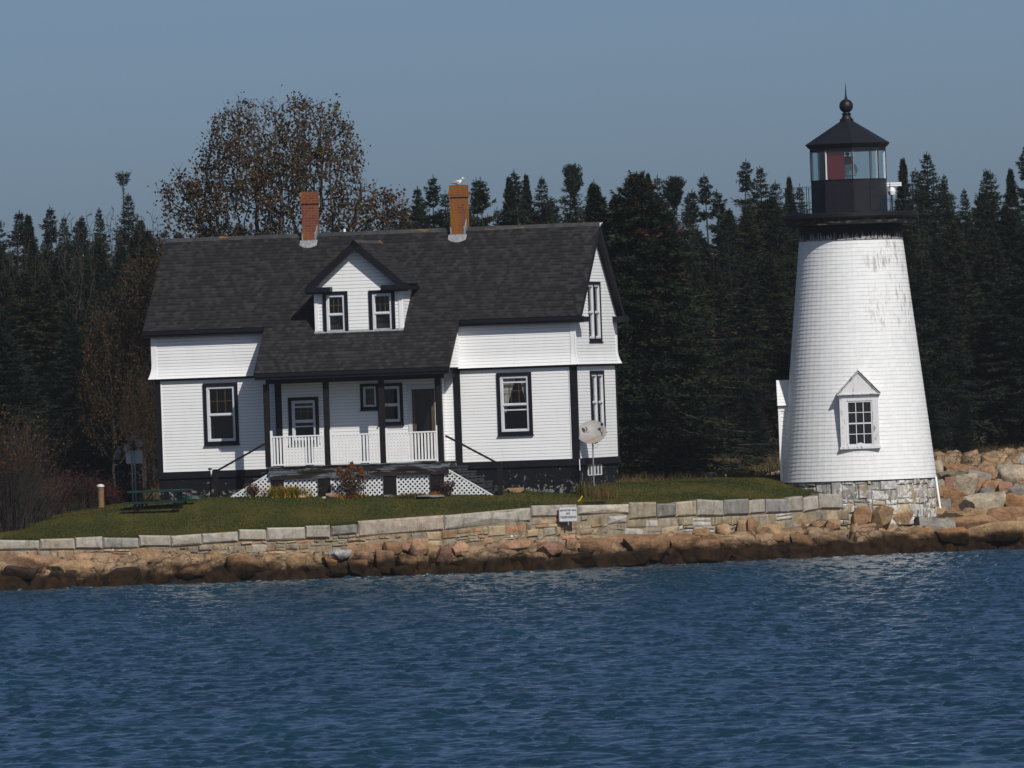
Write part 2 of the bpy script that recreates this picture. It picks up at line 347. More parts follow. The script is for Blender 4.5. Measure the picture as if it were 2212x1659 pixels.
# ------------------------------------------------------------------ terrain
def Ys(x): return np.interp(x,[-60,-15,-9,0,5,9,14,30,80],[298.5,298.8,299,300,303.3,307,309.5,313,318])
def Yw(x): return np.interp(x,[-60,-15,-9,-4,0,3,6,9,10,14],[301.6,301.8,302,302.5,303.2,304.6,307.2,310.2,311.0,312.2])
WT=[(0,1165),(130,1163),(300,1158),(420,1152),(560,1143),(700,1136),(830,1124),(960,1112),(1080,1100),(1200,1092),(1300,1089),(1420,1085),(1520,1082),(1640,1077),(1830,1067)]
wtx=[];wtz=[]
for u,v in WT:
    x=(u-1106)/75.
    for _ in range(3): p=at(u,v,float(Yw(x))); x=p[0]
    wtx.append(x); wtz.append(p[2])
def walltop(x): return np.interp(x,wtx,wtz)
def sst(t): t=np.clip(t,0,1); return t*t*(3-2*t)
def lawnz(x,Y):
    d=Y-Yw(x); top=walltop(x)-.05
    zm=np.interp(x,[-30,-16,-14.5,-13.4,-12,-9,60],[1.5,1.6,1.85,2.05,2.2,2.33,2.33])
    z=top+(zm-top)*sst(d/6.5)
    back=np.interp(Y,[320,345,380,430,900],[0,.28,1.3,2.6,9.])
    return z+back+.03*np.sin(x*.9+Y*.5)*np.clip(d/2,0,1)
def slopez(x,Y):       # boulder slope right of the tower
    a=Y-Ys(x); return np.interp(a,[-40,-1.2,0,.5,1.6,5,9,14,20,26,60,600],[-3,-.9,0,.32,.72,.9,1.2,1.6,2.2,2.5,3.0,9])
def _jit(i,j,k): 
    h=np.sin(i*127.1+j*311.7+k*74.7)*43758.5453; return h-np.floor(h)
def slabs(x,y,s,ax=1.0):
    """cellular slabs: returns offset height"""
    X=x/(s*ax);Y_=y/s; best=np.full(x.shape,1e9); sec=best.copy(); off=np.zeros(x.shape)
    i0=np.floor(X);j0=np.floor(Y_)
    for di in (-1,0,1):
        for dj in (-1,0,1):
            i=i0+di;j=j0+dj; px=i+_jit(i,j,1);py=j+_jit(i,j,2)
            d=(X-px)**2+(Y_-py)**2
            o=(_jit(i,j,3)-.5)+ (X-px)*(_jit(i,j,4)-.5)*2.0+(Y_-py)*(_jit(i,j,5)-.35)*2.0
            m1=d<best; sec=np.where(m1,best,np.minimum(sec,d)); off=np.where(m1,o,off); best=np.where(m1,d,best)
    edge=np.sqrt(sec)-np.sqrt(best)
    return off-.7*np.exp(-(edge/.07)**2)
def shorez(x,Y):
    b=slopez(x,Y); a=Y-Ys(x)
    amp=np.interp(a,[-1.5,0,1.4,2.6,30],[.35,.50,.36,.24,.5])
    left=np.interp(x,[-30,9.3,11,60],[1,1,0,0])
    b=np.where(left>0.01, np.interp(a,[-40,-1.2,0,.25,.9,2.0,3.4,60],[-3,-.9,-.02,.34,.62,.70,.80,1.0])*left+b*(1-left), b)
    return b+amp*(.62*slabs(x+.3*np.sin(Y),Y+.35*np.sin(x*1.3),.95,1.5)+.36*slabs(x+9.3,Y*1.1+4,.42,1.3)+.10*slabs(x+1.3,Y+2,.17,1.2))
def ground(x,Y):
    x=np.asarray(x,float);Y=np.asarray(Y,float)
    l=lawnz(x,Y); s=slopez(x,Y)
    k=sst((x-9.2)/.5)*(1-sst((Y-345)/15)) 
    return l*(1-k)+np.maximum(s,.1)*k
def grid(xs,ys):
    X,Y=np.meshgrid(xs,ys); n,m_=X.shape
    idx=np.arange(n*m_).reshape(n,m_); Fq=np.stack([idx[:-1,:-1],idx[:-1,1:],idx[1:,1:],idx[1:,:-1]],-1).reshape(-1,4)
    return X,Y,Fq
# ground sheet: rows follow the wall line, then run back to the horizon
xs=np.concatenate([np.linspace(-900,-40,16)[:-1],np.linspace(-40,-18,24)[:-1],np.arange(-18,18,.22),np.linspace(18,45,28),np.linspace(60,900,16)])
ds=np.concatenate([np.arange(.12,12,.2),np.arange(12,50,1.0),np.linspace(52,150,24),np.linspace(180,3000,14)])
X,Dd,Fq=grid(xs,ds); YY=Yw(X)+Dd; Z=ground(X,YY)
Z=np.where(YY>900,Z-(YY-900)*.0,Z)
go=npmesh('ground',np.stack([X,YY,Z],-1).reshape(-1,3),Fq,M['ground'],smooth=True); tag(go,kind='structure')
wa=go.data.color_attributes.new(name='Wild',type='FLOAT_COLOR',domain='POINT')
wild=np.maximum.reduce([sst((YY-316.5-.6*np.sin(X))/1.5),sst((-13.6-X+(YY-305)*.05)/1.0)*sst((YY-306)/3), sst((X-10.2)/.6)]).ravel()
wc=np.ones((len(wild),4),dtype=np.float32); wc[:,:3]=wild[:,None]; wa.data.foreach_set('color',wc.ravel())
# rocky shore
xs=np.concatenate([np.linspace(-60,-18,50)[:-1],np.arange(-18,18,.06),np.linspace(18,60,60)])
ds=np.arange(-1.6,3.6,.05); X,A,Fq=grid(xs,ds); YY=Ys(X)+A*np.interp(X,[-60,9,10.5,60],[1,1,1,1]); 
YY=Ys(X)+np.where(A>0,A*(Yw(X)+.25-Ys(X))/3.6,A)
Z=shorez(X,YY)
o=npmesh('rocky_shore',np.stack([X,YY,Z],-1).reshape(-1,3),Fq,M['ledge'],smooth=False); tag(o,kind='structure')
xs=np.concatenate([np.arange(9.7,20,.09),np.linspace(20,60,60)]); ds=np.arange(0,30,.12); X,A,Fq=grid(xs,ds); YY=Yw(X)+.2+A; Z=shorez(X,YY)+.02-.9*(1-sst((X-9.7)/1.0))
o=npmesh('rock_slope',np.stack([X,YY,Z],-1).reshape(-1,3),Fq,M['ledge'],smooth=False); tag(o,kind='structure')

# ------------------------------------------------------------------ water
WAVE=.0046
def vary(lo,hi,a,b,fine,ratio=1.05,mx=40):
    c=list(np.arange(a,b,fine)); s=fine; v=a; L=[]
    while v>lo: s=min(s*ratio,mx); v-=s; L.append(v)
    R_=[];s=fine;v=c[-1]
    while v<hi: s=min(s*ratio,mx); v+=s; R_.append(v)
    return np.array(L[::-1]+c+R_)
xs=vary(-900,900,-17,18,.062); ys=vary(-400,360,137,312,.056)
X,Y_,Fq=grid(xs,ys); Z=np.zeros_like(X)
sx=np.gradient(xs)[None,:]; sy=np.gradient(ys)[:,None]; sp=np.maximum(sx,sy)
PT=np.zeros_like(X)
for i in range(40):
    lam=random.uniform(.6,2.6); th=random.uniform(0,6.28); PT+=np.sin(2*PI/lam*(math.cos(th)*X*.8+math.sin(th)*Y_)+random.uniform(0,6.28))
PT=.34+.62*np.clip(PT/4.5+.15,0,1.35)**1.3
for i in range(120):
    lam=random.choice([random.uniform(.18,.31),random.uniform(.26,.52),random.uniform(.65,1.6)])
    th=random.gauss(-.2,.95); kx=math.cos(PI/2+th)*2*PI/lam; ky=math.sin(PI/2+th)*2*PI/lam
    amp=WAVE*lam**.9*random.uniform(.5,1.4); ph=random.uniform(0,6.28)
    q=kx*X+ky*Y_+ph
    Z+=amp*(np.sin(q)+.15*np.cos(2*q))*np.clip((lam/sp-2.2)/2,0,1)*(1.70*PT if lam<.8 else .70)
def watermat():
    t=NT('sea_water')
    n=t.noise(t.pos((1,1,1)),4.5,5,.65); n2=t.noise(t.pos((1,1,1)),11,4,.6)
    big=t.ramp(t.noise(t.pos((.12,.035,1)),1.2,4,.6),.35,.65,(.006,.024,.040),(.008,.032,.050))
    # foam close to the rocks
    at_=t.attr('Foam'); fn=t.ramp(t.noise(t.pos((1.3,.8,1)),2.6,7,.72),.52,.62)
    f=t.math('MULTIPLY',at_,fn)
    c=t.mix(f,big,(.42,.45,.47)); t.base(c,t.math('ADD',t.math('MULTIPLY',f,.6),.14),.5); t.b.inputs['IOR'].default_value=1.333
    t.bump(n,.45,.06); return t.m
M['water']=watermat()
wo=npmesh('water',np.stack([X,Y_,Z],-1).reshape(-1,3),Fq,M['water'],smooth=True); tag(wo,kind='structure')
fa=wo.data.color_attributes.new(name='Foam',type='FLOAT_COLOR',domain='POINT')
dd=(Ys(X)-Y_); fo=np.exp(-np.abs(dd-1)/2.2)*.35+np.exp(-((dd-2.5)/4.2)**2)*(np.exp(-((X+3.5)/4.0)**2)*.55+np.exp(-((X-10.6)/1.9)**2)*1.0)
fc=np.ones((fo.size,4),dtype=np.float32); fc[:,:3]=np.clip(fo.ravel(),0,1)[:,None]; fa.data.foreach_set('color',fc.ravel())

# ------------------------------------------------------------------ stone wall
def jcol(c,s=.12):
    k=1+random.uniform(-s,s); return tuple(max(0,x*k*(1+random.uniform(-.018,.018))) for x in c)
def stone(mb,fn,s0,s1,z0,z1,d,c,bev=.02,jit=.012,top=False):
    """one dressed block: rounded edges, face pushed out by d. fn(s,z,n)->xyz"""
    J=lambda:random.uniform(-jit,jit)
    b=min(bev,(s1-s0)*.25,(z1-z0)*.25)
    back=[(s0,z0),(s1,z0),(s1,z1),(s0,z1)]; n=-.05
    O=[(s0+J()*.4,z0+J()*.4),(s1+J()*.4,z0+J()*.4),(s1+J()*.4,z1+J()),(s0+J()*.4,z1+J())]
    I=[(O[0][0]+b+abs(J()),O[0][1]+b),(O[1][0]-b-abs(J()),O[1][1]+b),(O[2][0]-b,O[2][1]-b-abs(J())),(O[3][0]+b,O[3][1]-b)]
    Pb=[fn(a,z,-.30 if top else -.06) for a,z in O]; Po=[fn(a,z,d-b*.9) for a,z in O]; Pi=[fn(a,z,d+J()*.5) for a,z in I]
    mid=fn(sum(a for a,z in I)/4+J(),sum(z for a,z in I)/4,d+abs(J())*.5)
    for i in range(4):
        k=(i+1)%4
        mb.face([Pb[i],Pb[k],Po[k],Po[i]],None,0,c); mb.face([Po[i],Po[k],Pi[k],Pi[i]],None,0,c); mb.face([Pi[i],Pi[k],mid],None,0,c)
# arc-length path along the wall
wx=np.linspace(-24,9.95,700); wy=Yw(wx); ws=np.concatenate([[0],np.cumsum(np.hypot(np.diff(wx),np.diff(wy)))])
nx=np.gradient(wy,ws); ny=-np.gradient(wx,ws)
def wallfn(s,z,n):
    x=np.interp(s,ws,wx);y=np.interp(s,ws,wy);a=np.interp(s,ws,nx);b=np.interp(s,ws,ny); return (float(x+a*n),float(y+b*n),float(z))
def wtop(s): return float(walltop(np.interp(s,ws,wx)))
wallE=empty('stone_wall',(0,0,0)); tag(wallE,'long granite retaining wall with pale coping blocks between the lawn and the shore rocks','wall')
random.seed(21)
mb=MB(); s=0.
cops=[]
while s<ws[-1]-.3:
    x=float(np.interp(s,ws,wx))
    L=random.uniform(.7,1.25) if x<-4.8 else (random.choice([2.55,2.6]) if x<-.6 else (random.uniform(1.2,1.8) if x<2.2 else random.uniform(.62,1.12)))
    L=min(L,ws[-1]-s)
    th=random.uniform(.30,.36) if x<-4.8 else ((.42 if x<-.6 else .30) if x<2.2 else random.uniform(.41,.46))
    zt=(wtop(s)+wtop(s+L))/2
    c=random.choice([(.31,.29,.25),(.34,.315,.265),(.26,.25,.225),(.35,.31,.25)]) if x<2.2 else random.choice([(.25,.235,.21),(.28,.262,.23),(.21,.203,.19),(.31,.265,.20)])
    dj=random.uniform(-.03,.03); tilt_=random.uniform(-.05,.05)
    pts=[(s+.012,zt-th),(s+L-.012,zt-th)]
    def fn(a,z,n,zt=zt,s=s,L=L,tilt_=tilt_):   # follow the slope of the wall top
        t_=(a-s)/L; return wallfn(a,z+(wtop(s)*(1-t_)+wtop(s+L)*t_-zt)+tilt_*(t_-.5),n)
    stone(mb,fn,s+.012,s+L-.012,zt-th,zt+random.uniform(-.04,.03),.06+dj*.5,jcol(c,.17),.04,.026,True); cops.append((s,L,th))
    s+=L
mb.build('coping',M['stone'],wallE)
mb=MB(); z=-.2
# rubble courses under the coping
cs=np.array([q[0] for q in cops]); 
S0=0.
while S0<ws[-1]-.05:
    CW=min(random.uniform(.7,1.7),ws[-1]-S0); z=0.0; xm=float(np.interp(S0+CW/2,ws,wx)); big=xm>2.0
    pal=[(.25,.19,.115),(.31,.20,.115),(.27,.235,.18),(.33,.25,.155),(.23,.20,.16),(.33,.175,.10),(.30,.27,.22),(.38,.30,.19)] if not big else [(.24,.215,.175),(.27,.235,.175),(.30,.265,.21),(.26,.21,.135),(.40,.39,.36),(.29,.24,.16)]
    while z<1.75:
        h=random.choice([.09,.13,.16,.2,.26,.32] if not big else [.14,.2,.26,.34]); s=S0+random.uniform(-.05,.05)*(S0>0)
        while s<S0+CW-.04:
            L=random.uniform(.13,.42)*(1.5 if big else 1)*(.8+h*2); L=min(L,S0+CW-s); 
            if S0+CW-s-L<.09: L=S0+CW-s
            zt=wtop(min(s+L/2,ws[-1])); th=[q[2] for q in cops if q[0]<=s+L/2][-1]; z0=zt-th-.02-z-h; z1=z0+h-.016; sh_=random.uniform(-.02,.02)
            def fj(a,zz,n,s=s,L=L,sh_=sh_): return wallfn(max(0,min(a,ws[-1])),zz+sh_*(a-s-L/2)/L*2,n)
            if random.random()<.14 and h>.12:
                zm=(z0+z1)/2+random.uniform(-.02,.02); stone(mb,fj,s+.008,s+L-.008,z0,zm-.007,random.uniform(-.02,.04),jcol(random.choice(pal),.2),.02,.014); stone(mb,fj,s+.008,s+L-.008,zm+.007,z1,random.uniform(-.02,.04),jcol(random.choice(pal),.2),.02,.014)
            else: stone(mb,fj,s+.009,s+L-.009,z0+random.uniform(-.015,.02),z1-random.uniform(0,.02),random.uniform(-.02,.045),jcol(random.choice(pal),.22),.028,.02)
            s+=L
        z+=h
    S0+=CW
mb.build('rubble_face',M['rubble'],wallE)
mb=MB()
for i in range(0,len(wx)-8,7):
    s0=ws[i];s1=ws[i+7]; a=wallfn(s0,-.5,-.012);b=wallfn(s1,-.5,-.012);c=wallfn(s1,wtop(s1)-.06,-.012);d=wallfn(s0,wtop(s0)-.06,-.012)
    mb.face([a,b,c,d],None,0,(.25,.21,.145)); e=wallfn(s1,wtop(s1)-.06,-.5);g=wallfn(s0,wtop(s0)-.06,-.5); mb.face([d,c,e,g],None,0,(.2,.18,.13))
mb.build('mortar',M['rubble'],wallE)

# ------------------------------------------------------------------ house
HW=12.92; HD=5.2; RZ=10.15; SL=.955; EV=-.30
H=empty('keepers_house',HC.tolist(),-PSI); tag(H,'white clapboard house with dark shingle roof, black trim, gabled dormer and front porch','house')
def roofz(y): return RZ-SL*abs(y-HD/2)
EXP=.0945
def clap(mb,fn,a0,a1,z0,z1,holes=(),off=lambda z:0.0,exp=EXP,lap=.0095):
    """fn(a,z,n); a0,a1 functions of z or numbers"""
    A0=a0 if callable(a0) else (lambda z:a0); A1=a1 if callable(a1) else (lambda z:a1)
    n=max(1,int(round((z1-z0)/exp))); e=(z1-z0)/n
    for i in range(n):
        b=z0+i*e;t=b+e; zc=(b+t)/2
        segs=[(None,None)]
        cut=[(h[0],h[1]) for h in holes if h[2]<zc<h[3]]; cut.sort()
        cur='L'; runs=[]; last=None
        for h in cut: runs.append((last,h[0])); last=h[1]
        runs.append((last,None))
        for l,r in runs:
            lb,lt=(A0(b),A0(t)) if l is None else (l,l); rb,rt=(A1(b),A1(t)) if r is None else (r,r)
            if rb-lb<=.005 and rt-lt<=.005: continue
            if rt<lt: m_=(lt+rt)/2; lt=rt=m_
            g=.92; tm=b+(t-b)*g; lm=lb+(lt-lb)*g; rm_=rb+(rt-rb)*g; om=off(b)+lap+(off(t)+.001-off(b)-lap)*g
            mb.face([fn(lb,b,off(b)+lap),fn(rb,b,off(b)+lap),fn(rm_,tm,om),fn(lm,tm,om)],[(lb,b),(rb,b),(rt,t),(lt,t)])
            mb.face([fn(lm,tm,om),fn(rm_,tm,om),fn(rt,t,off(t)+.001),fn(lt,t,off(t)+.001)],[(lb,b),(rb,b),(rt,t),(lt,t)],1)  # top strip of each course coloured as the shade of the lap above
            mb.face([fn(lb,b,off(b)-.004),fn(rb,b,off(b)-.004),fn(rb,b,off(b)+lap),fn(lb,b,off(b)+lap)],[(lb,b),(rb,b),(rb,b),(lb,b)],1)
def front(y): return lambda a,z,n: (a,y-n,z)
def side(x): return lambda a,z,n: (x+n,a,z)
def fbox(mb,fn,a0,a1,z0,z1,n0,n1,mi=0):
    P=[fn(a0,z0,n1),fn(a1,z0,n1),fn(a1,z0,n0),fn(a0,z0,n0),fn(a0,z1,n1),fn(a1,z1,n1),fn(a1,z1,n0),fn(a0,z1,n0)]; mb.hexa(P,mi)
def frame(mb,fn,a0,a1,z0,z1,w,n0,n1,wb=None,wt=None):
    wb=wb or w; wt=wt or w
    fbox(mb,fn,a0,a0+w,z0,z1,n0,n1); fbox(mb,fn,a1-w,a1,z0,z1,n0,n1)
    fbox(mb,fn,a0+w,a1-w,z1-wt,z1,n0,n1-.001); fbox(mb,fn,a0+w,a1-w,z0,z0+wb,n0,n1-.001)
def window(fn,a0,a1,z0,z1,cas=.10,mull=None,muntins=(3,2),curtain=0,raised=0,parent=None,label=None,single=False,trim=None):
    parent=parent or H
    mb=MB(); frame(mb,fn,a0,a1,z0,z1,cas,-.03,.045); fbox(mb,fn,a0-.02,a1+.02,z0-.035,z0-.001,-.03,.07)
    wo_=mb.build('window',trim or M['black'],parent)
    if label: wo_['label']=label
    i0,i1,j0,j1=a0+cas,a1-cas,z0+cas*.8,z1-cas
    fr=MB(); pane=MB(); bars=[(i0,i1)] if not mull else [(i0,(i0+i1)/2-mull),((i0+i1)/2+mull,i1)]
    if mull:
        mm=MB(); fbox(mm,fn,(i0+i1)/2-mull,(i0+i1)/2+mull,j0,j1,-.03,.04); mm.build('mullion',M['black'],wo_)
    sw=.062
    for (p,q) in bars:
        frame(fr,fn,p,q,j0,j1,sw,-.05,.02,wb=.075)
        mid=(j0+j1)/2-.02
        if not single:
            fbox(fr,fn,p+sw,q-sw,mid-.02,mid+.025,-.045,.012)
            frame(fr,fn,p+sw,q-sw,mid+.025,j1-sw,.022,-.05,-.004); frame(fr,fn,p+sw,q-sw,j0+.075,mid-.02,.022,-.06,-.014)
        if raised: fbox(fr,fn,p+sw,q-sw,mid-.17,mid-.135,-.05,-.01); fbox(fr,fn,p+sw,q-sw,j1-.21,j1-.165,-.045,-.002)
        pane.face([fn(p+sw,j0+.07,-.035),fn(q-sw,j0+.07,-.035),fn(q-sw,j1-sw,-.035),fn(p+sw,j1-sw,-.035)])
        if muntins:
            mu=MB(); lo=mid+.03 if not single else j0
            for k in range(1,muntins[0]):
                a=p+sw+(q-p-2*sw)*k/muntins[0]; fbox(mu,fn,a-.007,a+.007,lo,j1-sw,-.05,-.037)
            for k in range(1,muntins[1]):
                zz=lo+(j1-sw-lo)*k/muntins[1]; fbox(mu,fn,p+sw,q-sw,zz-.007,zz+.007,-.0495,-.0375)
            mu.build('muntin',M['tan'],wo_)
    fr.build('sash',M['white2'],wo_); pane.build('pane',M['glass'],wo_)
    if curtain:
        W_=i1-i0; mid=(j0+j1)/2
        n=26
        def edge(t,side_):   # tied-back curtain: half width at height t (1 top)
            return W_*(.10+.40*max(0,t)**1.15)
        rows=12
        for sgn in (0,1):
            cu=MB()
            for r in range(rows):
                t0=r/rows;t1=(r+1)/rows
                for k in range(n):
                    def P(t,k):
                        wd=edge(t,0)*(.95 if sgn==0 else .55); x=wd*k/n
                        xx=i0+.05+x if sgn==0 else i1-.05-x
                        return fn(xx,mid-.25+(j1-mid+.2)*t,-.12-.02*math.sin(k*1.9))
                    cu.face([P(t0,k),P(t0,k+1),P(t1,k+1),P(t1,k)])
            cu.build('curtain',M['curtain'],wo_)
    dk=MB(); dk.hexa([fn(a0+.03,z0+.03,-.05),fn(a1-.03,z0+.03,-.05),fn(a1-.03,z0+.03,-.9),fn(a0+.03,z0+.03,-.9),fn(a0+.03,z1-.03,-.05),fn(a1-.03,z1-.03,-.05),fn(a1-.03,z1-.03,-.9),fn(a0+.03,z1-.03,-.9)])
    dk.f.pop(2); dk.mi.pop(2); dk.c.pop(2); dk.uv=dk.uv[:8]+dk.uv[12:]
    # drop the open face's vertices are harmless
    dk.build('room',M['dark'],wo_)
    return wo_
def wrect(u0,v0,u1,v1,plane,fnp):
    a0,za=fnp(u0,v0,plane); a1,zb=fnp(u1,v1,plane); return a0,a1,za,zb
BY=-.50
z_belt=.5*(hpy(335,820,0)[1]+hpy(1230,787,0)[1]); z_bot=.5*(hpy(351.6,1022.2,0)[1]+hpy(1236,989,0)[1])
GZ=2.30
# window rectangles  (a0,a1,z0,z1)
def R2(p,q,plane,f=hpy):   # p: top-left casing corner, q: bottom-right casing corner (pixels)
    a,zt=f(*p,plane); b,zb=f(*q,plane); return (a,b,zb,zt)
winL=R2((438.5,828.6),(517.5,959),0); winR=R2((1072.6,806),(1152.3,938),0)
winP=R2((622.4,859),(691,957),BY); winS=R2((777.9,829.5),(820,884.2),BY); winT=R2((815.5,828.5),(872.3,916.8),BY)
doorB=R2((889.6,841),(944,1000),BY)
sideU=(1.45,2.95,hpx(1270,738.6,0)[1],hpx(1264.5,607,0)[1]); a0,_=hpx(1269.6,738.6,0);a1,_=hpx(1298.9,738.6,0); sideU=(a0,a1,sideU[2],sideU[3])
a0,_=hpx(1273,800,0);a1,_=hpx(1301.9,800,0); sideL=(a0,a1,hpx(1285,934,0)[1],hpx(1285,800.5,0)[1])
dorL=R2((697,630.5),(754,724.5),BY); dorR=R2((796.5,627.5),(855.5,721),BY)
bayL=hpy(595,880,BY)[0]; bayR=hpy(952,870,BY)[0]
xpl=hpy(547,806,-1.74)[0]; xpr=hpy(970,793.3,-1.74)[0]
def up_off(z): return .04+.10*max(0,1-(z-z_belt)/.42)**2
wl=MB()
EY=z_belt
cheekz=lambda y: roofz(y)
shr=lambda r:(r[0]+.03,r[1]-.03,r[2]+.03,r[3]-.03)
clap(wl,front(0),-HW+.17,bayL-.01,z_bot,z_belt-.06,[shr(winL)])
clap(wl,front(0),bayR+.0,-.17,z_bot,z_belt-.06,[shr(winR)])
zE=roofz(EV)-.02
clap(wl,front(0),-HW-.02,xpl+.25,z_belt,zE-.12,[],up_off); clap(wl,front(0),xpr-.15,.0+.02,z_belt,zE-.12,[],up_off)
# right gable
gr=lambda z: HD+.02 if z<7.35 else HD/2+(RZ-.12-z)/SL
gl_=lambda z: -.02 if z<7.35 else HD/2-(RZ-.12-z)/SL
clap(wl,side(0),.15,HD-.15,z_bot,z_belt-.06,[shr(sideL)]); clap(wl,side(0),lambda z:gl_(z)-(up_off(z) if z<7.3 else 0),lambda z:gr(z)+(up_off(z) if z<7.3 else 0),z_belt,RZ-.14,[shr(sideU)],lambda z:up_off(z))
# left gable and back, plain
clap(wl,lambda a,z,n:(-HW-n,HD-a,z),0,HD,z_bot,z_belt-.06); clap(wl,lambda a,z,n:(-HW-n,HD-a,z),lambda z:HD-gr(z),lambda z:HD-gl_(z),z_belt,RZ-.14,[],up_off)
clap(wl,lambda a,z,n:(a,HD+n,z),-HW,0,z_bot,z_belt-.06,exp=.3); clap(wl,lambda a,z,n:(a,HD+n,z),-HW,0,z_belt,7.4,[],up_off,exp=.3)
# bay in the porch
zc=hpy(700,835,BY)[1]+.35
clap(wl,front(BY),bayL+.2,bayR-.16,z_bot-.1,zc,[shr(winP),shr(winS),shr(winT),shr(doorB)])
clap(wl,lambda a,z,n:(bayR+n,a,z),BY,0,z_bot-.1,zc); clap(wl,lambda a,z,n:(bayL-n,-a,z),0,-BY,z_bot-.1,zc)
# cheeks under the porch roof ends
def cheek(sx_):
    x=xpr-.12 if sx_>0 else xpl+.12
    fn=(lambda a,z,n:(x+n*sx_,a,z)) if sx_>0 else (lambda a,z,n:(x-n,-a,z))
    if sx_>0: clap(wl,fn,lambda z:HD/2-(RZ-.10-z)/SL-.0,-.04,z_belt+.04,zE+.1)
    else: clap(wl,fn,.04,lambda z:-(HD/2-(RZ-.10-z)/SL),z_belt+.04,zE+.1)
cheek(1); cheek(-1)
# inner sheet that keeps daylight out
wl.build('wall',[M['siding'],M['lapshade']],H)
sh=MB()
sh.box(-HW+.05,bayL+.0,.92,HD-.05,z_bot,9.0-2,0); 
# corner boards, belt, skirt
tr=MB()
for fn,a0,a1 in ((front(0),-HW,-HW+.17),(front(0),-.17,0),(side(0),0,.15),(side(0),HD-.15,HD),(front(BY),bayL,bayL+.2),(front(BY),bayR-.16,bayR),(front(0),bayR+.28,bayR+.49)):
    q=MB(); fbox(q,fn,a0,a1,z_bot,z_belt-.06,-.02,.028); q.build('corner_board',M['black'],H)
q=MB(); fbox(q,lambda a,z,n:(bayR+n,a,z),BY,BY+.12,z_bot,z_belt-.06,-.02,.0275); q.build('corner_board',M['black'],H)
def part(nm,mt_,fn,*a):
    q=MB(); fbox(q,fn,*a); return q.build(nm,mt_,H)
part('belt_course',M['black'],front(0),-HW-.03,bayL,z_belt-.058,z_belt-.002,-.02,.10); part('belt_course',M['black'],front(0),bayR,.03,z_belt-.058,z_belt-.002,-.02,.10)
part('belt_course',M['black'],side(0),.03,HD+.03,z_belt-.0575,z_belt-.0025,-.02,.10)
zsk=z_bot-.20
part('water_table',M['black'],front(0),-HW-.04,bayL,zsk,z_bot-.002,-.02,.045); part('water_table',M['black'],front(0),bayR,.04,zsk,z_bot-.002,-.02,.045); part('water_table',M['black'],side(0),.03,HD+.04,zsk+.001,z_bot-.003,-.02,.045)

tws=[MB() for _ in range(4)]   # white corner boards of the upper floor and edge beads
for i in range(14):
    b=z_belt+.0+(zE-z_belt+.02)*i/14; t=z_belt+(zE-z_belt+.02)*(i+1)/14
    for tw,(fn,a0,a1) in zip(tws,((front(0),-HW-.03,-HW+.10),(front(0),-.10,.03),(side(0),-.03,.10),(side(0),HD-.10,HD+.03))):
        ob=up_off(b)+.022;ot=up_off(t)+.022
        gb=up_off(b);gt=up_off(t)
        l0=a0-(gb if a0 in(-HW-.03,-.03) else 0); l1=a0-(gt if a0 in(-HW-.03,-.03) else 0)
        r0=a1+(gb if a1 in(.03,HD+.03) else 0); r1=a1+(gt if a1 in(.03,HD+.03) else 0)
        tw.hexa([fn(l0,b,ob),fn(r0,b,ob),fn(r0,b,ob-.03),fn(l0,b,ob-.03),fn(l1,t,ot),fn(r1,t,ot),fn(r1,t,ot-.03),fn(l1,t,ot-.03)])
for (a0,a1) in ((-HW+.172,-HW+.20),(-.20,-.172)): part('edge_bead',M['white'],front(0),a0,a1,z_bot,z_belt-.07,-.01,.020)
part('edge_bead',M['white'],side(0),.152,.18,z_bot,z_belt-.07,-.01,.020)
for q in tws: q.build('corner_board',M['white'],H)
fo_=MB()
fbox(fo_,front(0),-HW+.02,0-.02,1.4,zsk+.01,-.3,.0); fbox(fo_,side(0),-.0,HD-.02,1.4,zsk+.01,-.3,-.02); fbox(fo_,lambda a,z,n:(-HW-n,a,z),0.02,HD-.02,1.4,zsk+.01,-.3,-.03)
fo_.box(-HW+.32,-.32,HD-.4,HD-.05,1.4,zsk)
fo_.build('foundation',M['found'],H)
# basement window
bw=MB(); a0,_=hpx(1271.4,1015,0);a1,_=hpx(1299.8,1015,0); zt=hpx(1285,1003,0)[1];zb=hpx(1285,1026,0)[1]
for k in range(5):
    a=a0+(a1-a0)*k/4; fbox(bw,side(0),a-.04,a+.04,zb,zt,-.03,.005)
fbox(bw,side(0),a0,a1,zb-.01,zb+.02,-.03,.004)
b_=bw.build('basement_window',M['white2'],H); bw=MB(); fbox(bw,side(0),a0,a1,zb+.03,zt,-.03,-.012); bw.build('pane',M['glass'],b_)
# windows
window(front(0),*winL,muntins=(3,2),label='left ground floor window, half in the porch roof shadow',curtain=0)
window(front(0),*winR,curtain=1,raised=1,label='right ground floor window with tied back curtain')
window(front(BY),*winP,raised=1); window(front(BY),*winS,single=True,cas=.085,muntins=(4,3)); window(front(BY),*winT,cas=.09,muntins=None)
window(side(0),*sideU,mull=.035,cas=.10,muntins=None,label='twin upstairs window in the gable'); window(side(0),*sideL,mull=.035,cas=.10,muntins=None,label='twin ground floor window behind the dish')
window(front(BY),*dorL,cas=.10); window(front(BY),*dorR,cas=.10)
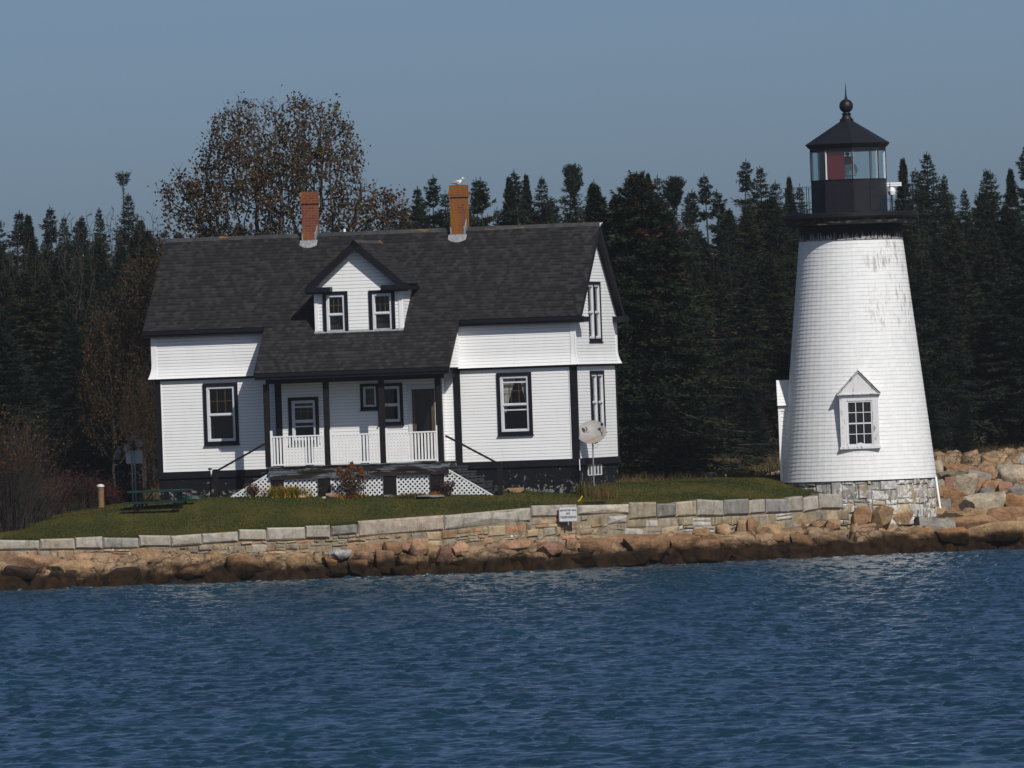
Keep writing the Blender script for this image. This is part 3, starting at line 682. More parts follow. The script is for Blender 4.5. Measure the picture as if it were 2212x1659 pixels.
# door
dm=MB(); fn=front(BY); a0,a1,z0,z1=doorB; frame(dm,fn,a0,a1,z0,z1,.11,-.03,.03,wb=.12); fbox(dm,fn,a0+.11,a1-.11,z0+.5*(z1-z0)-.28,z0+.5*(z1-z0)-.17,-.03,.028); fbox(dm,fn,a0+.11,a1-.11,z0+.12,z0+.5*(z1-z0)-.281,-.03,.01)
do=dm.build('door',M['browndoor'],H); dm=MB(); dm.face([fn(a0+.1,z0+.8,-.0),fn(a1-.1,z0+.8,-.0),fn(a1-.1,z1-.1,-.0),fn(a0+.1,z1-.1,-.0)]); dm.build('pane',M['glass'],do)
dm=MB(); fbox(dm,fn,a0,a1,z0,z1,-.9,-.05); dm.build('room',M['dark'],do)
dm=MB(); frame(dm,fn,a0-.13,a1+.1,z0,z1+.13,.10,-.02,.025); dm.build('door_trim',M['white2'],do)
# ---- roof
def shingles(mb,fn,a0,a1,s0,s1,exp=.14,lap=.010):
    """fn(a,s,n): s up the slope"""
    A0=a0 if callable(a0) else (lambda z:a0); A1=a1 if callable(a1) else (lambda z:a1)
    n=int(math.ceil((s1-s0)/exp-1e-6))
    for i in range(n):
        b=s0+i*exp;t=min(b+exp,s1)
        lb,lt,rb,rt=A0(b),A0(t),A1(b),A1(t)
        if rb-lb<.01: continue
        k=max(1,int((rb-lb)/.9)); 
        for q in range(k):
            f0=q/k;f1=(q+1)/k; jb=lambda f:lap
            p=[fn(lb+(rb-lb)*f0,b,jb(f0)),fn(lb+(rb-lb)*f1,b,jb(f1)),fn(lt+(rt-lt)*f1,t,.001),fn(lt+(rt-lt)*f0,t,.001)]
            mb.face(p,[(lb+(rb-lb)*f0,b),(lb+(rb-lb)*f1,b),(lt+(rt-lt)*f1,t),(lt+(rt-lt)*f0,t)])
        mb.face([fn(lb,b,-.004),fn(rb,b,-.004),fn(rb,b,lap),fn(lb,b,lap)],[(lb,b),(rb,b),(rb,b),(lb,b)])
RL=-HW-.25; RR=.28; ca=1/math.hypot(1,SL); sa=SL*ca      # slope dir (y,z)
SLEN=(HD/2-EV)/ca
def rf(a,s,n): # front slope, s=0 at ridge going negative downwards
    y=HD/2+s*ca; z=RZ+s*sa; return (a,y-n*sa,z+n*ca)
def rb_(a,s,n): # rear slope
    y=HD/2-s*ca; z=RZ+s*sa; return (-a,y+n*sa,z+n*ca)
PEX=(HD/2+1.74)/ca
rm=MB()
nE=math.ceil(SLEN/.14)*.14; nP=math.ceil((PEX)/.14)*.14
shingles(rm,rf,RL,RR,-SLEN,0); shingles(rm,rf,xpl,xpr,-PEX,-SLEN)
shingles(rm,rb_,-RR,-RL,-SLEN,0)
rm.build('roof',M['roof'],H)
rs=MB()  # roof deck slabs, rakes, fascia, soffit
def slab(fn,a0,a1,s0,s1,t=.10,top=-.006):
    rs.hexa([fn(a0,s0,-t),fn(a1,s0,-t),fn(a1,s1,-t),fn(a0,s1,-t),fn(a0,s0,top),fn(a1,s0,top),fn(a1,s1,top),fn(a0,s1,top)])
slab(rf,RL+.01,RR-.01,-SLEN+.01,-.02); slab(rf,xpl+.01,xpr-.01,-PEX+.01,-SLEN); slab(rb_,-RR+.01,-RL-.01,-SLEN+.01,-.02)
for a0,a1 in ((RR-.05,RR-.002),(RL+.002,RL+.05)):
    rs.hexa([rf(a0,-SLEN,-.20),rf(a1,-SLEN,-.20),rf(a1,-.05,-.20),rf(a0,-.05,-.20),rf(a0,-SLEN,-.008),rf(a1,-SLEN,-.008),rf(a1,0,-.008),rf(a0,0,-.008)])
    rs.hexa([rb_(-a1,-SLEN,-.20),rb_(-a0,-SLEN,-.20),rb_(-a0,-.05,-.20),rb_(-a1,-.05,-.20),rb_(-a1,-SLEN,-.008),rb_(-a0,-SLEN,-.008),rb_(-a0,0,-.008),rb_(-a1,0,-.008)])
zF=roofz(EV)
def fascia(x0,x1,y,zt):
    rs.box(x0,x1,y-.005,y+.10,zt-.115,zt-.012); rs.box(x0+.02,x1-.02,y+.03,y+.14,zt-.20,zt-.1155)
fascia(RL,xpl+.1,EV,zF); fascia(xpr-.1,RR+.10,EV,zF); fascia(xpl,xpr,-1.74,roofz(-1.74))
rs.box(RL,xpl+.1,EV+.10,.02,zF-.19,zF-.165); rs.box(xpr-.1,RR,EV+.10,.02,zF-.19,zF-.165)
# eave returns on the gable
rs.box(.0,RR+.10,EV+.02,.42,zF-.19,zF-.03); rs.box(.0,RR+.08,HD-.42,HD+.36,zF-.19,zF-.02); 
rs.build('roof_trim',M['black'],H)
cp=MB()
for (f,a0,a1) in ((rf,RL,RR),(rb_,-RR,-RL)):
    n=int((a1-a0)/.30)
    for i in range(n):
        b=a0+(a1-a0)*i/n;t=a0+(a1-a0)*(i+1)/n
        cp.face([f(b,-.16,.016),f(t,-.16,.022),f(t,0.012,.024),f(b,.012,.018)],[(b,0),(t,0),(t,.16),(b,.16)])
        cp.face([f(b,-.16,.0),f(t,-.16,.0),f(t,-.16,.022),f(b,-.16,.016)])
cp.build('ridge_cap',M['cap'],H)
# ---- dormer
dx=-6.42; dL=hpy(682.5,728,BY)[0]; dR=hpy(871,722,BY)[0]; dx=(dL+dR)/2
dEz=hpy(863,622,BY)[1]; dPz=9.84
dhw=(dR-dL)/2; DO=.42; 
dsl=.87
def dz(x): return dPz-dsl*abs(x-dx)
dw=MB(); yroof=lambda z: HD/2-(RZ-z)/SL
zb0=roofz(BY)-.02
gtop=dPz-.10
clap(dw,front(BY),lambda z: dL+.10 if z<dEz else max(dL+.0,dx-(gtop-z)/dsl),lambda z: dR-.10 if z<dEz else min(dR,dx+(gtop-z)/dsl),zb0,gtop-.02,[shr(dorL),shr(dorR)],exp=.105)
clap(dw,lambda a,z,n:(dR+n,a,z),BY+.10,lambda z:yroof(z)+.02,zb0,dEz+.12,exp=.105); clap(dw,lambda a,z,n:(dL-n,-a,z),lambda z:-yroof(z)-.02,-BY-.10,zb0,dEz+.12,exp=.105)
dmo=dw.build('dormer',[M['siding'],M['lapshade']],H)
for fn_,aa,bb in ((front(BY),dL-.01,dL+.10),(front(BY),dR-.10,dR+.01),(lambda a,z,n:(dR+n,a,z),BY,BY+.10),(lambda a,z,n:(dL-n,a,z),BY,BY+.10)):
    q=MB(); fbox(q,fn_,aa,bb,zb0,dEz+.05,-.02,.025 if fn_(0,0,0)[1]==BY else .0245); q.build('corner_board',M['white'],dmo)
# dormer roof: two slopes running back into the main roof
dc=1/math.hypot(1,dsl); dY0=BY-.28; dHW=1.52
def dside(sg):
    def f(a,s,n):   # a along y, s up slope (negative from ridge), n normal
        x=dx-sg*s*dc*1.0; z=dPz+s*dsl*dc
        return (x+sg*n*dsl*dc,a,z+n*dc)
    return f
dr=MB(); LS=dHW/dc
for sg in (1,-1):
    f=dside(sg)
    yb=lambda s,sg=sg:yroof(dPz+s*dsl*dc)+.03
    if sg>0: shingles(dr,f,dY0,yb,-LS,0)
    else: shingles(dr,lambda a,s,n:f(-a,s,n),lambda s:-yb(s),-dY0,-LS,0)
dr.build('roof',M['roof'],dmo)
dt=MB()
for sg in (1,-1):
    f=dside(sg); y0=dY0
    P=lambda s,n,y:f(y,s,n)
    for (ya,yb2,t0,t1) in ((dY0-.004,dY0+.06,-.20,-.006),(dY0+.06,BY+.02,-.09,-.008)):
        q=[P(-LS,t0,ya),P(0.02 if t0<-.1 else 0,t0,ya),P(0.02 if t0<-.1 else 0,t0,yb2),P(-LS,t0,yb2),P(-LS,t1,ya),P(0,t1,ya),P(0,t1,yb2),P(-LS,t1,yb2)]
        dt.hexa(q)
    # underside slab behind the wall line
    yb=lambda s:yroof(dPz+s*dsl*dc)
    dt.hexa([P(-LS,-.09,BY+.02),P(0,-.09,BY+.02),P(0,-.09,yb(0)),P(-LS,-.09,yb(-LS)),P(-LS,-.008,BY+.02),P(0,-.008,BY+.02),P(0,-.008,yb(0)),P(-LS,-.008,yb(-LS))])
zr=dPz-dsl*dHW
for sg in (1,-1):
    xe=dx+sg*dHW; xi=dx+sg*(dHW-.74)
    a0,a1=sorted((xe+sg*.04,xi)); dt.box(a0,a1,dY0-.01,BY-.003,zr-.17,zr-.02); a0,a1=sorted((xe+sg*.02,xi+sg*.05)); dt.box(a0,a1,dY0+.04,BY-.003,zr-.22,zr-.1705)
    a0,a1=sorted((xe+sg*.04,dx+sg*(dhw+.01))); dt.box(a0,a1,BY+.0,yroof(zr-.1)+.1,zr-.17,zr-.06)
dt.build('trim',M['black'],dmo)
dcp=MB()
for sg in (1,-1):
    f=dside(sg)
    for i in range(9):
        b=dY0+(yroof(dPz)-dY0)*i/9;t=dY0+(yroof(dPz)-dY0)*(i+1)/9; dcp.face([f(b,-.14,.02),f(t,-.14,.024),f(t,.012,.026),f(b,.012,.02)])
dcp.build('ridge_cap',M['cap'],dmo)
fl=MB(); fl.hexa([(dL-.03,BY-.07,roofz(BY-.07)+.010),(dR+.03,BY-.07,roofz(BY-.07)+.010),(dR+.03,BY-.016,roofz(BY)+.0),(dL-.03,BY-.016,roofz(BY)+.0),(dL-.03,BY-.07,roofz(BY-.07)+.018),(dR+.03,BY-.07,roofz(BY-.07)+.018),(dR+.03,BY-.016,roofz(BY)+.022),(dL-.03,BY-.016,roofz(BY)+.022)])
fl.build('flashing',M['flash'],dmo)
# ---- chimneys
def chimney(u0,u1,vtop,wd,dp,mat,label):
    y0=HD/2-.26; xc=hpy((u0+u1)/2,vtop,y0+dp/2)[0]; zt=hpy((u0+u1)/2,vtop,y0)[1]
    c=MB(); x0=xc-wd/2;x1=xc+wd/2;y1=y0+dp
    c.box(x0,x1,y0,y1,RZ-.9,zt-.36); c.box(x0-.035,x1+.035,y0-.035,y1+.035,zt-.3595,zt-.2005); c.box(x0-.01,x1+.01,y0-.01,y1+.01,zt-.20,zt)
    o=c.build('chimney',mat,H); o['label']=label
    f=MB(); zf=roofz(y0)
    f.box(x0-.012,x1+.012,y0-.014,y0+.05,zf-.1,zf+.06); 
    for xx in ((x0-.016,x0+.02),(x1-.02,x1+.016)):
        f.hexa([(xx[0],y0-.016,zf-.1),(xx[1],y0-.016,zf-.1),(xx[1],HD/2,RZ-.1),(xx[0],HD/2,RZ-.1),(xx[0],y0-.016,zf+.28),(xx[1],y0-.016,zf+.20),(xx[1],HD/2,RZ+.26),(xx[0],HD/2,RZ+.26)])
    # curved apron on the slope below
    n=7
    for k in range(n):
        t0=k/n;t1=(k+1)/n
        def Q(t,s): 
            a=x0-.07+(wd+.14)*t; dn=.20*math.sin(PI*(.18+.64*t)) ; y=y0-(dn if s else .0); return (a,y,roofz(y)+(.022 if s else .06))
        f.face([Q(t0,1),Q(t1,1),Q(t1,0),Q(t0,0)]); f.face([(Q(t0,1)[0],Q(t0,1)[1],Q(t0,1)[2]-.02),(Q(t1,1)[0],Q(t1,1)[1],Q(t1,1)[2]-.02),Q(t1,1),Q(t0,1)])
    f.build('flashing',M['flash'],o)
    return xc,y0,y1,zt
chimney(650,687,414,.40,.52,M['brick1'],'left brick chimney in front of the maple')
c2=chimney(970,1011,399.5,.42,.62,M['brick2'],'right brick chimney, orange with lichen')
vp=MB(); x,z=hpy(744,500,HD/2+.5); vp.tube([(x,HD/2+.5,z-.5),(x,HD/2+.5,hpy(744,494.5,HD/2+.5)[1])],.042,12); vp.build('vent_pipe',M['white'],H)
fi=MB(); x,z=hpx(1294.5,487,.1)[0],0; fi.bar((RR+.0,HD/2-.03,RZ-.12),(RR+.10,HD/2-.10,RZ+.0),.02,.03); fi.bar((RR+.0,HD/2-.03,RZ-.12),(RR+.02,HD/2-.0,RZ-.0),.02,.03); fi.build('gable_bracket',M['white'],H)

# ---- porch
zdk=hpy(760,1003,-1.45)[1]; PY=-1.46
pxL=hpy(580,1015,PY)[0]; pxR=hpy(969,1000,PY)[0]
pm=MB()
nb=14
for i in range(nb):
    y0=PY-.03+(1.46+.03-.52)*i/nb; y1=PY-.03+(1.46+.03-.52)*(i+1)/nb-.006; pm.box(pxL-.02,pxR+.02,y0,y1,zdk-.032,zdk)
pm.box(pxL,pxR,PY,PY+.05,zdk-.20,zdk-.033); pm.box(pxL+.02,pxR-.02,PY+.02,PY+.09,zdk-.38,zdk-.2005); pm.box(pxL,pxL+.05,PY+.05,-.5,zdk-.20,zdk-.034); pm.box(pxR-.05,pxR,PY+.05,-.5,zdk-.20,zdk-.034)
po=pm.build('porch',M['deck'],H)
bt=roofz(-1.74)-.20
pb=MB(); pb.box(pxL+.0,pxR-.06,PY+.03,PY+.17,bt-.13,bt+.12); pb.box(pxL+.0,pxL+.14,PY+.17,-.02,bt-.13,bt+.12); pb.box(pxR-.2,pxR-.06,PY+.17,-.02,bt-.13,bt+.12)
pb.build('beam',M['black'],po)
pcl=MB(); pcl.box(pxL+.05,pxR-.1,PY+.17,-.5,bt+.03,bt+.06); pcl.build('ceiling',M['white2'],po)
posts=[(573,587),(702,716),(822,836),(947,960)]
pxs=[]
for a,b in posts:
    x0=hpy(a,950,PY+.1)[0]; x1=hpy(b-2.5,950,PY+.1)[0]; pxs.append((x0,x1))
    q=MB(); q.box(x0,x1,PY+.03,PY+.15,zdk,bt-.128); q.build('porch_post',M['postblack'],po)
for i in range(3):
    r=MB(); x0=pxs[i][1]+.01; x1=pxs[i+1][0]-.01; y=PY+.06; zt=zdk+.90
    r.box(x0,x0+.06,y-.03,y+.03,zdk+.02,zt+.17-.02*i); r.box(x1-.035,x1,y-.02,y+.02,zdk+.0,zt+.17)
    r.box(x0+.06,x1-.035,y-.03,y+.03,zt-.035,zt+.005); r.box(x0+.06,x1-.035,y-.025,y+.025,zdk+.03,zdk+.075)
    n=int(round((x1-x0-.1)/.098))
    for k in range(n):
        xx=x0+.06+(x1-x0-.095)*(k+.5)/n; r.box(xx-.024,xx+.024,y-.018,y+.018,zdk+.0755,zt-.0355)
    r.build('railing',M['white'],po)
# piers + lattice
pz=[(235,375),(755,890),(1480,1620),(1995,2140)]
pr=[]
for a,b in pz:
    x0=hpy(540+a*.1953,1050,PY+.06)[0]; x1=hpy(540+b*.1953,1050,PY+.06)[0]; pr.append((x0,x1))
    q=MB(); q.box(x0,x1,PY+.05,PY+.45,1.6,zdk-.385); q.build('pier',M['postblack'],po)
def lattice(poly,y,edge=True):
    """diagonal laths clipped to a convex polygon in (x,z)"""
    mb=MB(); xs_=[p[0] for p in poly]; zs_=[p[1] for p in poly]; st=.142; w=.044
    def clip(P,d):
        t0,t1=-1e9,1e9
        for i in range(len(poly)):
            a=poly[i];b=poly[(i+1)%len(poly)]; n=(-(b[1]-a[1]),b[0]-a[0]); den=n[0]*d[0]+n[1]*d[1]; num=n[0]*(a[0]-P[0])+n[1]*(a[1]-P[1])
            if abs(den)<1e-9:
                if num>0: return None
                continue
            t=num/den
            if den>0: t0=max(t0,t)
            else: t1=min(t1,t)
        return (t0,t1) if t1-t0>.03 else None
    for sgn,yy in ((1,0),(-1,.012)):
        d=(1/math.sqrt(2),sgn/math.sqrt(2)); k=min(xs_)-3
        while k<max(xs_)+3:
            P=(k,min(zs_)); c=clip(P,d)
            if c:
                a=(P[0]+d[0]*c[0],y+yy,P[1]+d[1]*c[0]);b=(P[0]+d[0]*c[1],y+yy,P[1]+d[1]*c[1]); mb.bar(a,b,.010,w,up=(-d[1],0,d[0]))
            k+=st
    if edge:
        for i in range(len(poly)):
            a=poly[i];b=poly[(i+1)%len(poly)]; mb.bar((a[0],y-.008,a[1]),(b[0],y-.008,b[1]),.012,.04,up=(-(b[1]-a[1]),0,b[0]-a[0]))
    return mb
for i in range(3):
    x0=pr[i][1]+.01;x1=pr[i+1][0]-.01; lattice([(x0,2.22),(x1,2.22),(x1,zdk-.40),(x0,zdk-.40)],PY+.10).build('lattice',M['lattice'],po)
def L2(u,v,y): x,z=hpy(u,v,y); return (x,z)
tl=[L2(486,1082,PY+.1),L2(585.5,1082,PY+.1),L2(582,1023,PY+.1)]; lattice(tl,PY+.10).build('lattice',M['lattice'],po)
tR=[L2(959.6,1073,PY+.1),L2(1070,1073,PY+.1),L2(962,1010.5,PY+.1)]; lattice(tR,PY+.10).build('lattice',M['lattice'],po)
for sgn,x0,xe in ((-1,pxL,tl[0][0]),(1,pxR,tR[1][0])):
    stp=MB(); n=6; run=(abs(xe-x0)+.12)/n; rise=(zdk-2.28)/n
    for k in range(n):
        a=x0+sgn*run*k;b=x0+sgn*run*(k+1); z=zdk-rise*(k+1)+.0; a,b=sorted((a,b)); stp.box(a-.02,b+.02,PY+.13,-.15,z-.04,z); stp.box(a,a+.02 if sgn<0 else b,PY+.16,-.18,z-rise*.9,z-.0405)
    stp.build('stair',M['greystep'],po)
for (nu0,nu1,vt,vb,hu,hv) in ((1076,1084.6,1000,1071,962,941),(461.8,470.5,1016,1083,577,956)):
    nx0=hpy(nu0,1040,PY+.05)[0];nx1=hpy(nu1,1040,PY+.05)[0]; zt=hpy(nu0,vt,PY)[1]; q=MB(); q.box(nx0,nx1,PY,PY+.12,1.9,zt); q.box(nx0-.012,nx1+.012,PY-.012,PY+.132,zt,zt+.03)
    e=hpy(hu,hv,PY+.05); q.bar(((nx0+nx1)/2,PY+.06,zt-.04),(e[0],PY+.06,e[1]),.05,.055)
    q.build('handrail',M['postblack'],po)
# skirts of dark under the deck
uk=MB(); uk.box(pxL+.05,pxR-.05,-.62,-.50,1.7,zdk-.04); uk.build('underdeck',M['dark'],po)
# corner conduit
q=MB(); q.tube([(.05,-.06,z_bot-.02),(.055,-.06,z_bot-.35)],.014,8); q.tube([(.055,-.06,z_bot-.35),(.07,-.07,2.2)],.017,8,1); q.build('conduit',[M['white'],M['iron']],H)

# ------------------------------------------------------------------ lighthouse
TY=314.0; TC=at(1856,1037,TY); 
ta=at(1838,520,TY)
TC=np.array([(TC[0]+ta[0])/2,TY,0])
def tz(v,u=1845): return at(u,v,TY)[2]
PM=F/TY
T=empty('lighthouse',(TC[0],TC[1],0)); tag(T,'tapered white shingled lighthouse with black gallery and glazed lantern on a stone foundation','lighthouse')
zb=tz(1036.5,1856); ztp=tz(519.5,1837); r0=167.3/PM; r1=112/PM
def tr_(z): return r0+(r1-r0)*(z-zb)/(ztp-zb)
tm=MB(); n=int(round((ztp-zb)/.12)); e=(ztp-zb)/n
for i in range(n):
    b=zb+i*e;t=b+e; tm.lathe([(tr_(b)+.008,b),(tr_(t)+.001-(.0),t-.004)],64); tm.lathe([(tr_(b)-.004,b),(tr_(b)+.008,b)],64,mi=1); tm.lathe([(tr_(t)+.001,t-.004),(tr_(t)+.001,t)],64,mi=1)  # thin strips coloured as the shade under each course
tm.build('tower_wall',[M['tower'],M['tlapshade']],T)
# stone foundation
fm=MB(); random.seed(5)
def ffn(s,z,nn,R_=r0-.05): a=s/R_; return (math.sin(a)*(R_+nn),-math.cos(a)*(R_+nn),z)
end=PI*(r0-.05); S0=-end
while S0<end-.05:
    CW=min(random.uniform(.5,1.5),end-S0); z=zb-.02
    if end-S0-CW<.3: CW=end-S0
    while z>zb-1.7:
        h=random.choice([.12,.16,.22,.30,.42]); s=S0
        while s<S0+CW-.03:
            L=min(random.uniform(.16,.45)*(.7+1.6*h),S0+CW-s)
            if S0+CW-s-L<.12: L=S0+CW-s
            c=jcol(random.choice([(.34,.33,.30),(.38,.36,.32),(.30,.285,.26),(.42,.36,.24),(.36,.31,.22),(.42,.41,.39)]),.14); sh_=random.uniform(-.02,.02)
            def fj(a_,zz,n_,s=s,L=L,sh_=sh_): return ffn(a_,zz+sh_*(a_-s-L/2)/L*2,n_)
            stone(fm,fj,s+.012,s+L-.012,z-h+.014,z-random.uniform(0,.012),random.uniform(-.01,.035),c,.026,.02); s+=L
        z-=h
    S0+=CW
fm.lathe([(r0-.065,.2),(r0-.065,zb-.01)],40,c=(.24,.225,.20))
fm.build('foundation',M['fstone'],T)
nk=MB(); zn=tz(489,1836); nk.lathe([(r1+.005,ztp),(r1+.03,ztp),(r1+.03,ztp+.03),(r1-.005,ztp+.035),(r1-.005,zn+.02)],64); nk.build('tower_neck',M['neck'],T)
g0=tz(486,1834);g1=tz(473,1834);g2=tz(460.5,1833); R2_=148.5/PM;R1_=141/PM
gm=MB(); gm.lathe([(r1-.1,g0),(R1_,g0),(R1_,g1-.01)],64,mi=1); gm.lathe([(R1_,g1-.01),(R2_-.05,g1-.01),(R2_,g1+.05),(R2_,g2-.03),(R2_-.03,g2),(0,g2)],64)
go_=gm.build('gallery',[M['iron'],M['rim']],T)
rl=MB(); zr_=g2; RRr=141/PM-.02; hh=.83
NP=18
for k in range(NP):
    a=2*PI*(k+.35)/NP; rl.tube([(RRr*math.cos(a),RRr*math.sin(a),zr_),(RRr*math.cos(a),RRr*math.sin(a),zr_+hh)],.012,6)
for z_ in (hh-.03,hh*.42):
    rl.tube([(RRr*math.cos(2*PI*k/48),RRr*math.sin(2*PI*k/48),zr_+z_) for k in range(49)],.007,5,cap=False)
rl.build('railing',M['iron'],go_)
# lantern (octagon)
RO=82.3/PM/math.cos(0); ph=math.radians(-90+5)
def octp(k,r): a=ph+k*PI/4; return (r*math.cos(a),r*math.sin(a))
l0=g2; l1=tz(388,1832); l2=tz(327,1832); l3=tz(318.5,1830)
lm=MB(); lm.lathe([(RO,l0),(RO,l1-.02),(RO+.02,l1-.02),(RO+.02,l1),(RO-.08,l1+.001)],8,ph=ph); lo_=lm.build('lantern_wall',M['lantern'],T)
gm=MB(); gm.lathe([(RO-.02,l1),(RO-.02,l2)],8,ph=ph); gm.build('pane',M['lglass'],lo_)
for k in range(8):
    bm_=MB(); x,y=octp(k,RO-.01); bm_.tube([(x,y,l1),(x,y,l2)],.018,6); bm_.build('glazing_bar',M['iron'],lo_)
    bw_=MB(); x,y=octp(k,RO-.055); a=ph+k*PI/4; bw_.bar((x,y,l1+.002),(x,y,l2),.045,.06,up=(math.cos(a),math.sin(a),0)); bw_.build('inner_post',M['white'],lo_)
rp=MB()
for k0,t0,t1 in ((6,.45,1.0),(7,.02,.70)):
    p=octp(k0,RO-.10);q=octp(k0+1,RO-.10); A=(p[0]+(q[0]-p[0])*t0,p[1]+(q[1]-p[1])*t0);B=(p[0]+(q[0]-p[0])*t1,p[1]+(q[1]-p[1])*t1)
    rp.hexa([(A[0],A[1],l1),(B[0],B[1],l1),(B[0]*.97,B[1]*.97,l1),(A[0]*.97,A[1]*.97,l1),(A[0],A[1],l2),(B[0],B[1],l2),(B[0]*.97,B[1]*.97,l2),(A[0]*.97,A[1]*.97,l2)])
rp.build('red_panel',M['red'],lo_)
lz=l1; le=MB(); hL=l2-l1
le.lathe([(.0,lz),(.10,lz),(.10,lz+.08),(.24,lz+.12)],20,cx=.0,cy=-.15); prof=[]
for i in range(17):
    t=i/16; prof.append((.20+.07*math.sin(PI*t)+(.014 if i%2 else 0),lz+.12+.34*t))
le.lathe(prof,24,cx=0,cy=-.15); le.build('fresnel_lens',M['lens'],lo_)
le=MB(); le.lathe([(.185,lz+.46),(.18,lz+.66),(.10,lz+.70),(0,lz+.70)],20,cx=-.02,cy=-.15); le.build('lens_hood',simple('pink_hood',(.20,.06,.075),(.15,.04,.05),6,.5),lo_)
le=MB(); le.lathe([(.0,lz+.705),(.02,lz+.705),(.09,lz+.78),(0,lz+.84)],16,cx=-.02,cy=-.15); le.build('lens_cap',M['iron'],lo_)
rm_=MB(); RE=91/PM/.985; ze=tz(311,1830); zk=tz(261.5,1828)
rm_.lathe([(RO+.0,l2-.0),(RO+.01,l3-.02),(RO+.05,l3),(RE-.02,ze-.02),(RE,ze)],8,ph=ph); rm_.lathe([(RE,ze),(.19,zk),(0,zk)],8,ph=ph); rm_.lathe([(RO-.01,l2),(RO-.02,l3),(0,l3+.1)],8,ph=ph)
ro_=rm_.build('lantern_roof',M['lantern'],T)
P1=lambda d:d/PM
bl=MB(); zt=lambda v:tz(v,1827)
prof=[(P1(14.8),zk-.01),(P1(14.8),zt(257.2)),(P1(12.5),zt(257)),(P1(8.5),zt(250)),(P1(8.3),zt(248.5)),(P1(10.6),zt(247.5)),(P1(10.8),zt(245.8)),(P1(8),zt(244.5)),(P1(7.5),zt(243))]
bl.lathe(prof,24)
cz=zt(229);rb=P1(15)
bl.lathe([(rb*math.sin(PI*(1-i/16)),cz+rb*math.cos(PI*(1-i/16))) for i in range(1,17)],28)
bl.build('ventilator_ball',M['iron'],ro_,smooth=False)
sp=MB(); sp.lathe([(P1(3.5),zt(215.5)),(P1(3),zt(212)),(P1(1.7),zt(205)),(P1(.9),zt(190)),(.002,zt(177.5))],10); sp.build('lightning_spike',M['iron'],ro_)
# window with pediment
W=MB(); fn=lambda a,z,n:(a+.01,-n,z)
wz1=tz(856.5,1850); wz0=tz(954,1858); wx0=-.585;wx1=.575
yr=tr_(wz0)+.06; 
BX0,BX1,DZ0,DZ1=wx0,wx1,wz0,wz1+.02
sz0=tz(946,1860)+.09; o0,o1=-.33,.345; oz0=tz(937.5,1857); oz1=tz(863,1853)+.13-.13
oz0=tz(940,1857); oz1=tz(850,1850)-.16+.10
o0,o1=-.375,.39; oz0=tz(1450/1.852+(900/2.765)/1.852,1858)-.05; oz1=tz(1450/1.852+(440/2.765)/1.852,1851)+.045; 
box_t=tz(1450/1.852+(380/2.765)/1.852,1850); pk=tz(1450/1.852+(90/2.765)/1.852,1848); box_b=tz(1450/1.852+(935/2.765)/1.852,1860); eav=tz(1450/1.852+(345/2.765)/1.852,1850)
def fb(mb,x0,x1,z0,z1,n0,n1): mb.box(x0,x1,-n1,-n0,z0,z1)
fb(W,BX0,o0,box_b,box_t,.6,yr); fb(W,o1,BX1,box_b,box_t,.6,yr); fb(W,o0,o1,box_b,oz0,.6,yr-.001); fb(W,o0,o1,oz1,box_t,.6,yr-.001)
fb(W,BX0-.03,BX1+.03,box_b-.04,box_b+.03,yr-.4,yr+.04)
fb(W,BX0-.03,BX1+.03,box_t-.0,eav,.6,yr+.03)
# pediment prism with raking mouldings
hwp=.655
W.face([(-hwp+.06,-yr-.035,eav),(hwp-.06,-yr-.035,eav),(0,-yr-.035,pk-.08)])
Wo=W.build('window',M['oldwhite'],T)
Rk=MB()
for sg in (-1,1):
    for (off_,ww,nn) in ((0,.07,.10),(.06,.04,.07)):
        a=(sg*(hwp-off_*1.0),0,eav+.0+ -0.0);L_=math.hypot(hwp,pk-eav)
        Rk.hexa([(sg*(hwp-off_),-yr-nn,eav),(0,-yr-nn,pk-off_),(0,-.8,pk-off_),(sg*(hwp-off_),-.8,eav),(sg*(hwp-off_),-yr-nn,eav+ww*.0+.03),(0,-yr-nn,pk+.03-off_),(0,-.8,pk+.03-off_),(sg*(hwp-off_),-.8,eav+.03)])
Rk.box(-hwp,hwp,-yr-.09,-.8,eav-.03,eav-.0005)
Rk.build('pediment',M['oldwhite'],Wo)
S=MB(); frame(S,lambda a,z,n:(a,-n,z),o0,o1,oz0,oz1,.045,yr-.10,yr-.02,wb=.06)
mid=(oz0+oz1)/2; S.box(o0+.04,o1-.04,-yr+.022,-yr+.049,mid-.022,mid+.022)
for k in (1,2):
    x=o0+.045+(o1-o0-.09)*k/3; S.box(x-.011,x+.011,-yr+.03,-yr+.048,oz0+.05,oz1-.04)
for zz in ((oz0+.06+mid-.022)/2,(mid+.022+oz1-.045)/2): S.box(o0+.04,o1-.04,-yr+.0305,-yr+.0475,zz-.011,zz+.011)
S.build('sash',M['white2'],Wo)
S=MB(); S.face([(o0,-yr+.05,oz0),(o1,-yr+.05,oz0),(o1,-yr+.05,oz1),(o0,-yr+.05,oz1)]); S.build('pane',M['glass'],Wo)
S=MB(); S.box(o0-.01,o1+.01,-yr+.054,-yr+.058,oz0,oz1); S.build('room',M['dark'],Wo)
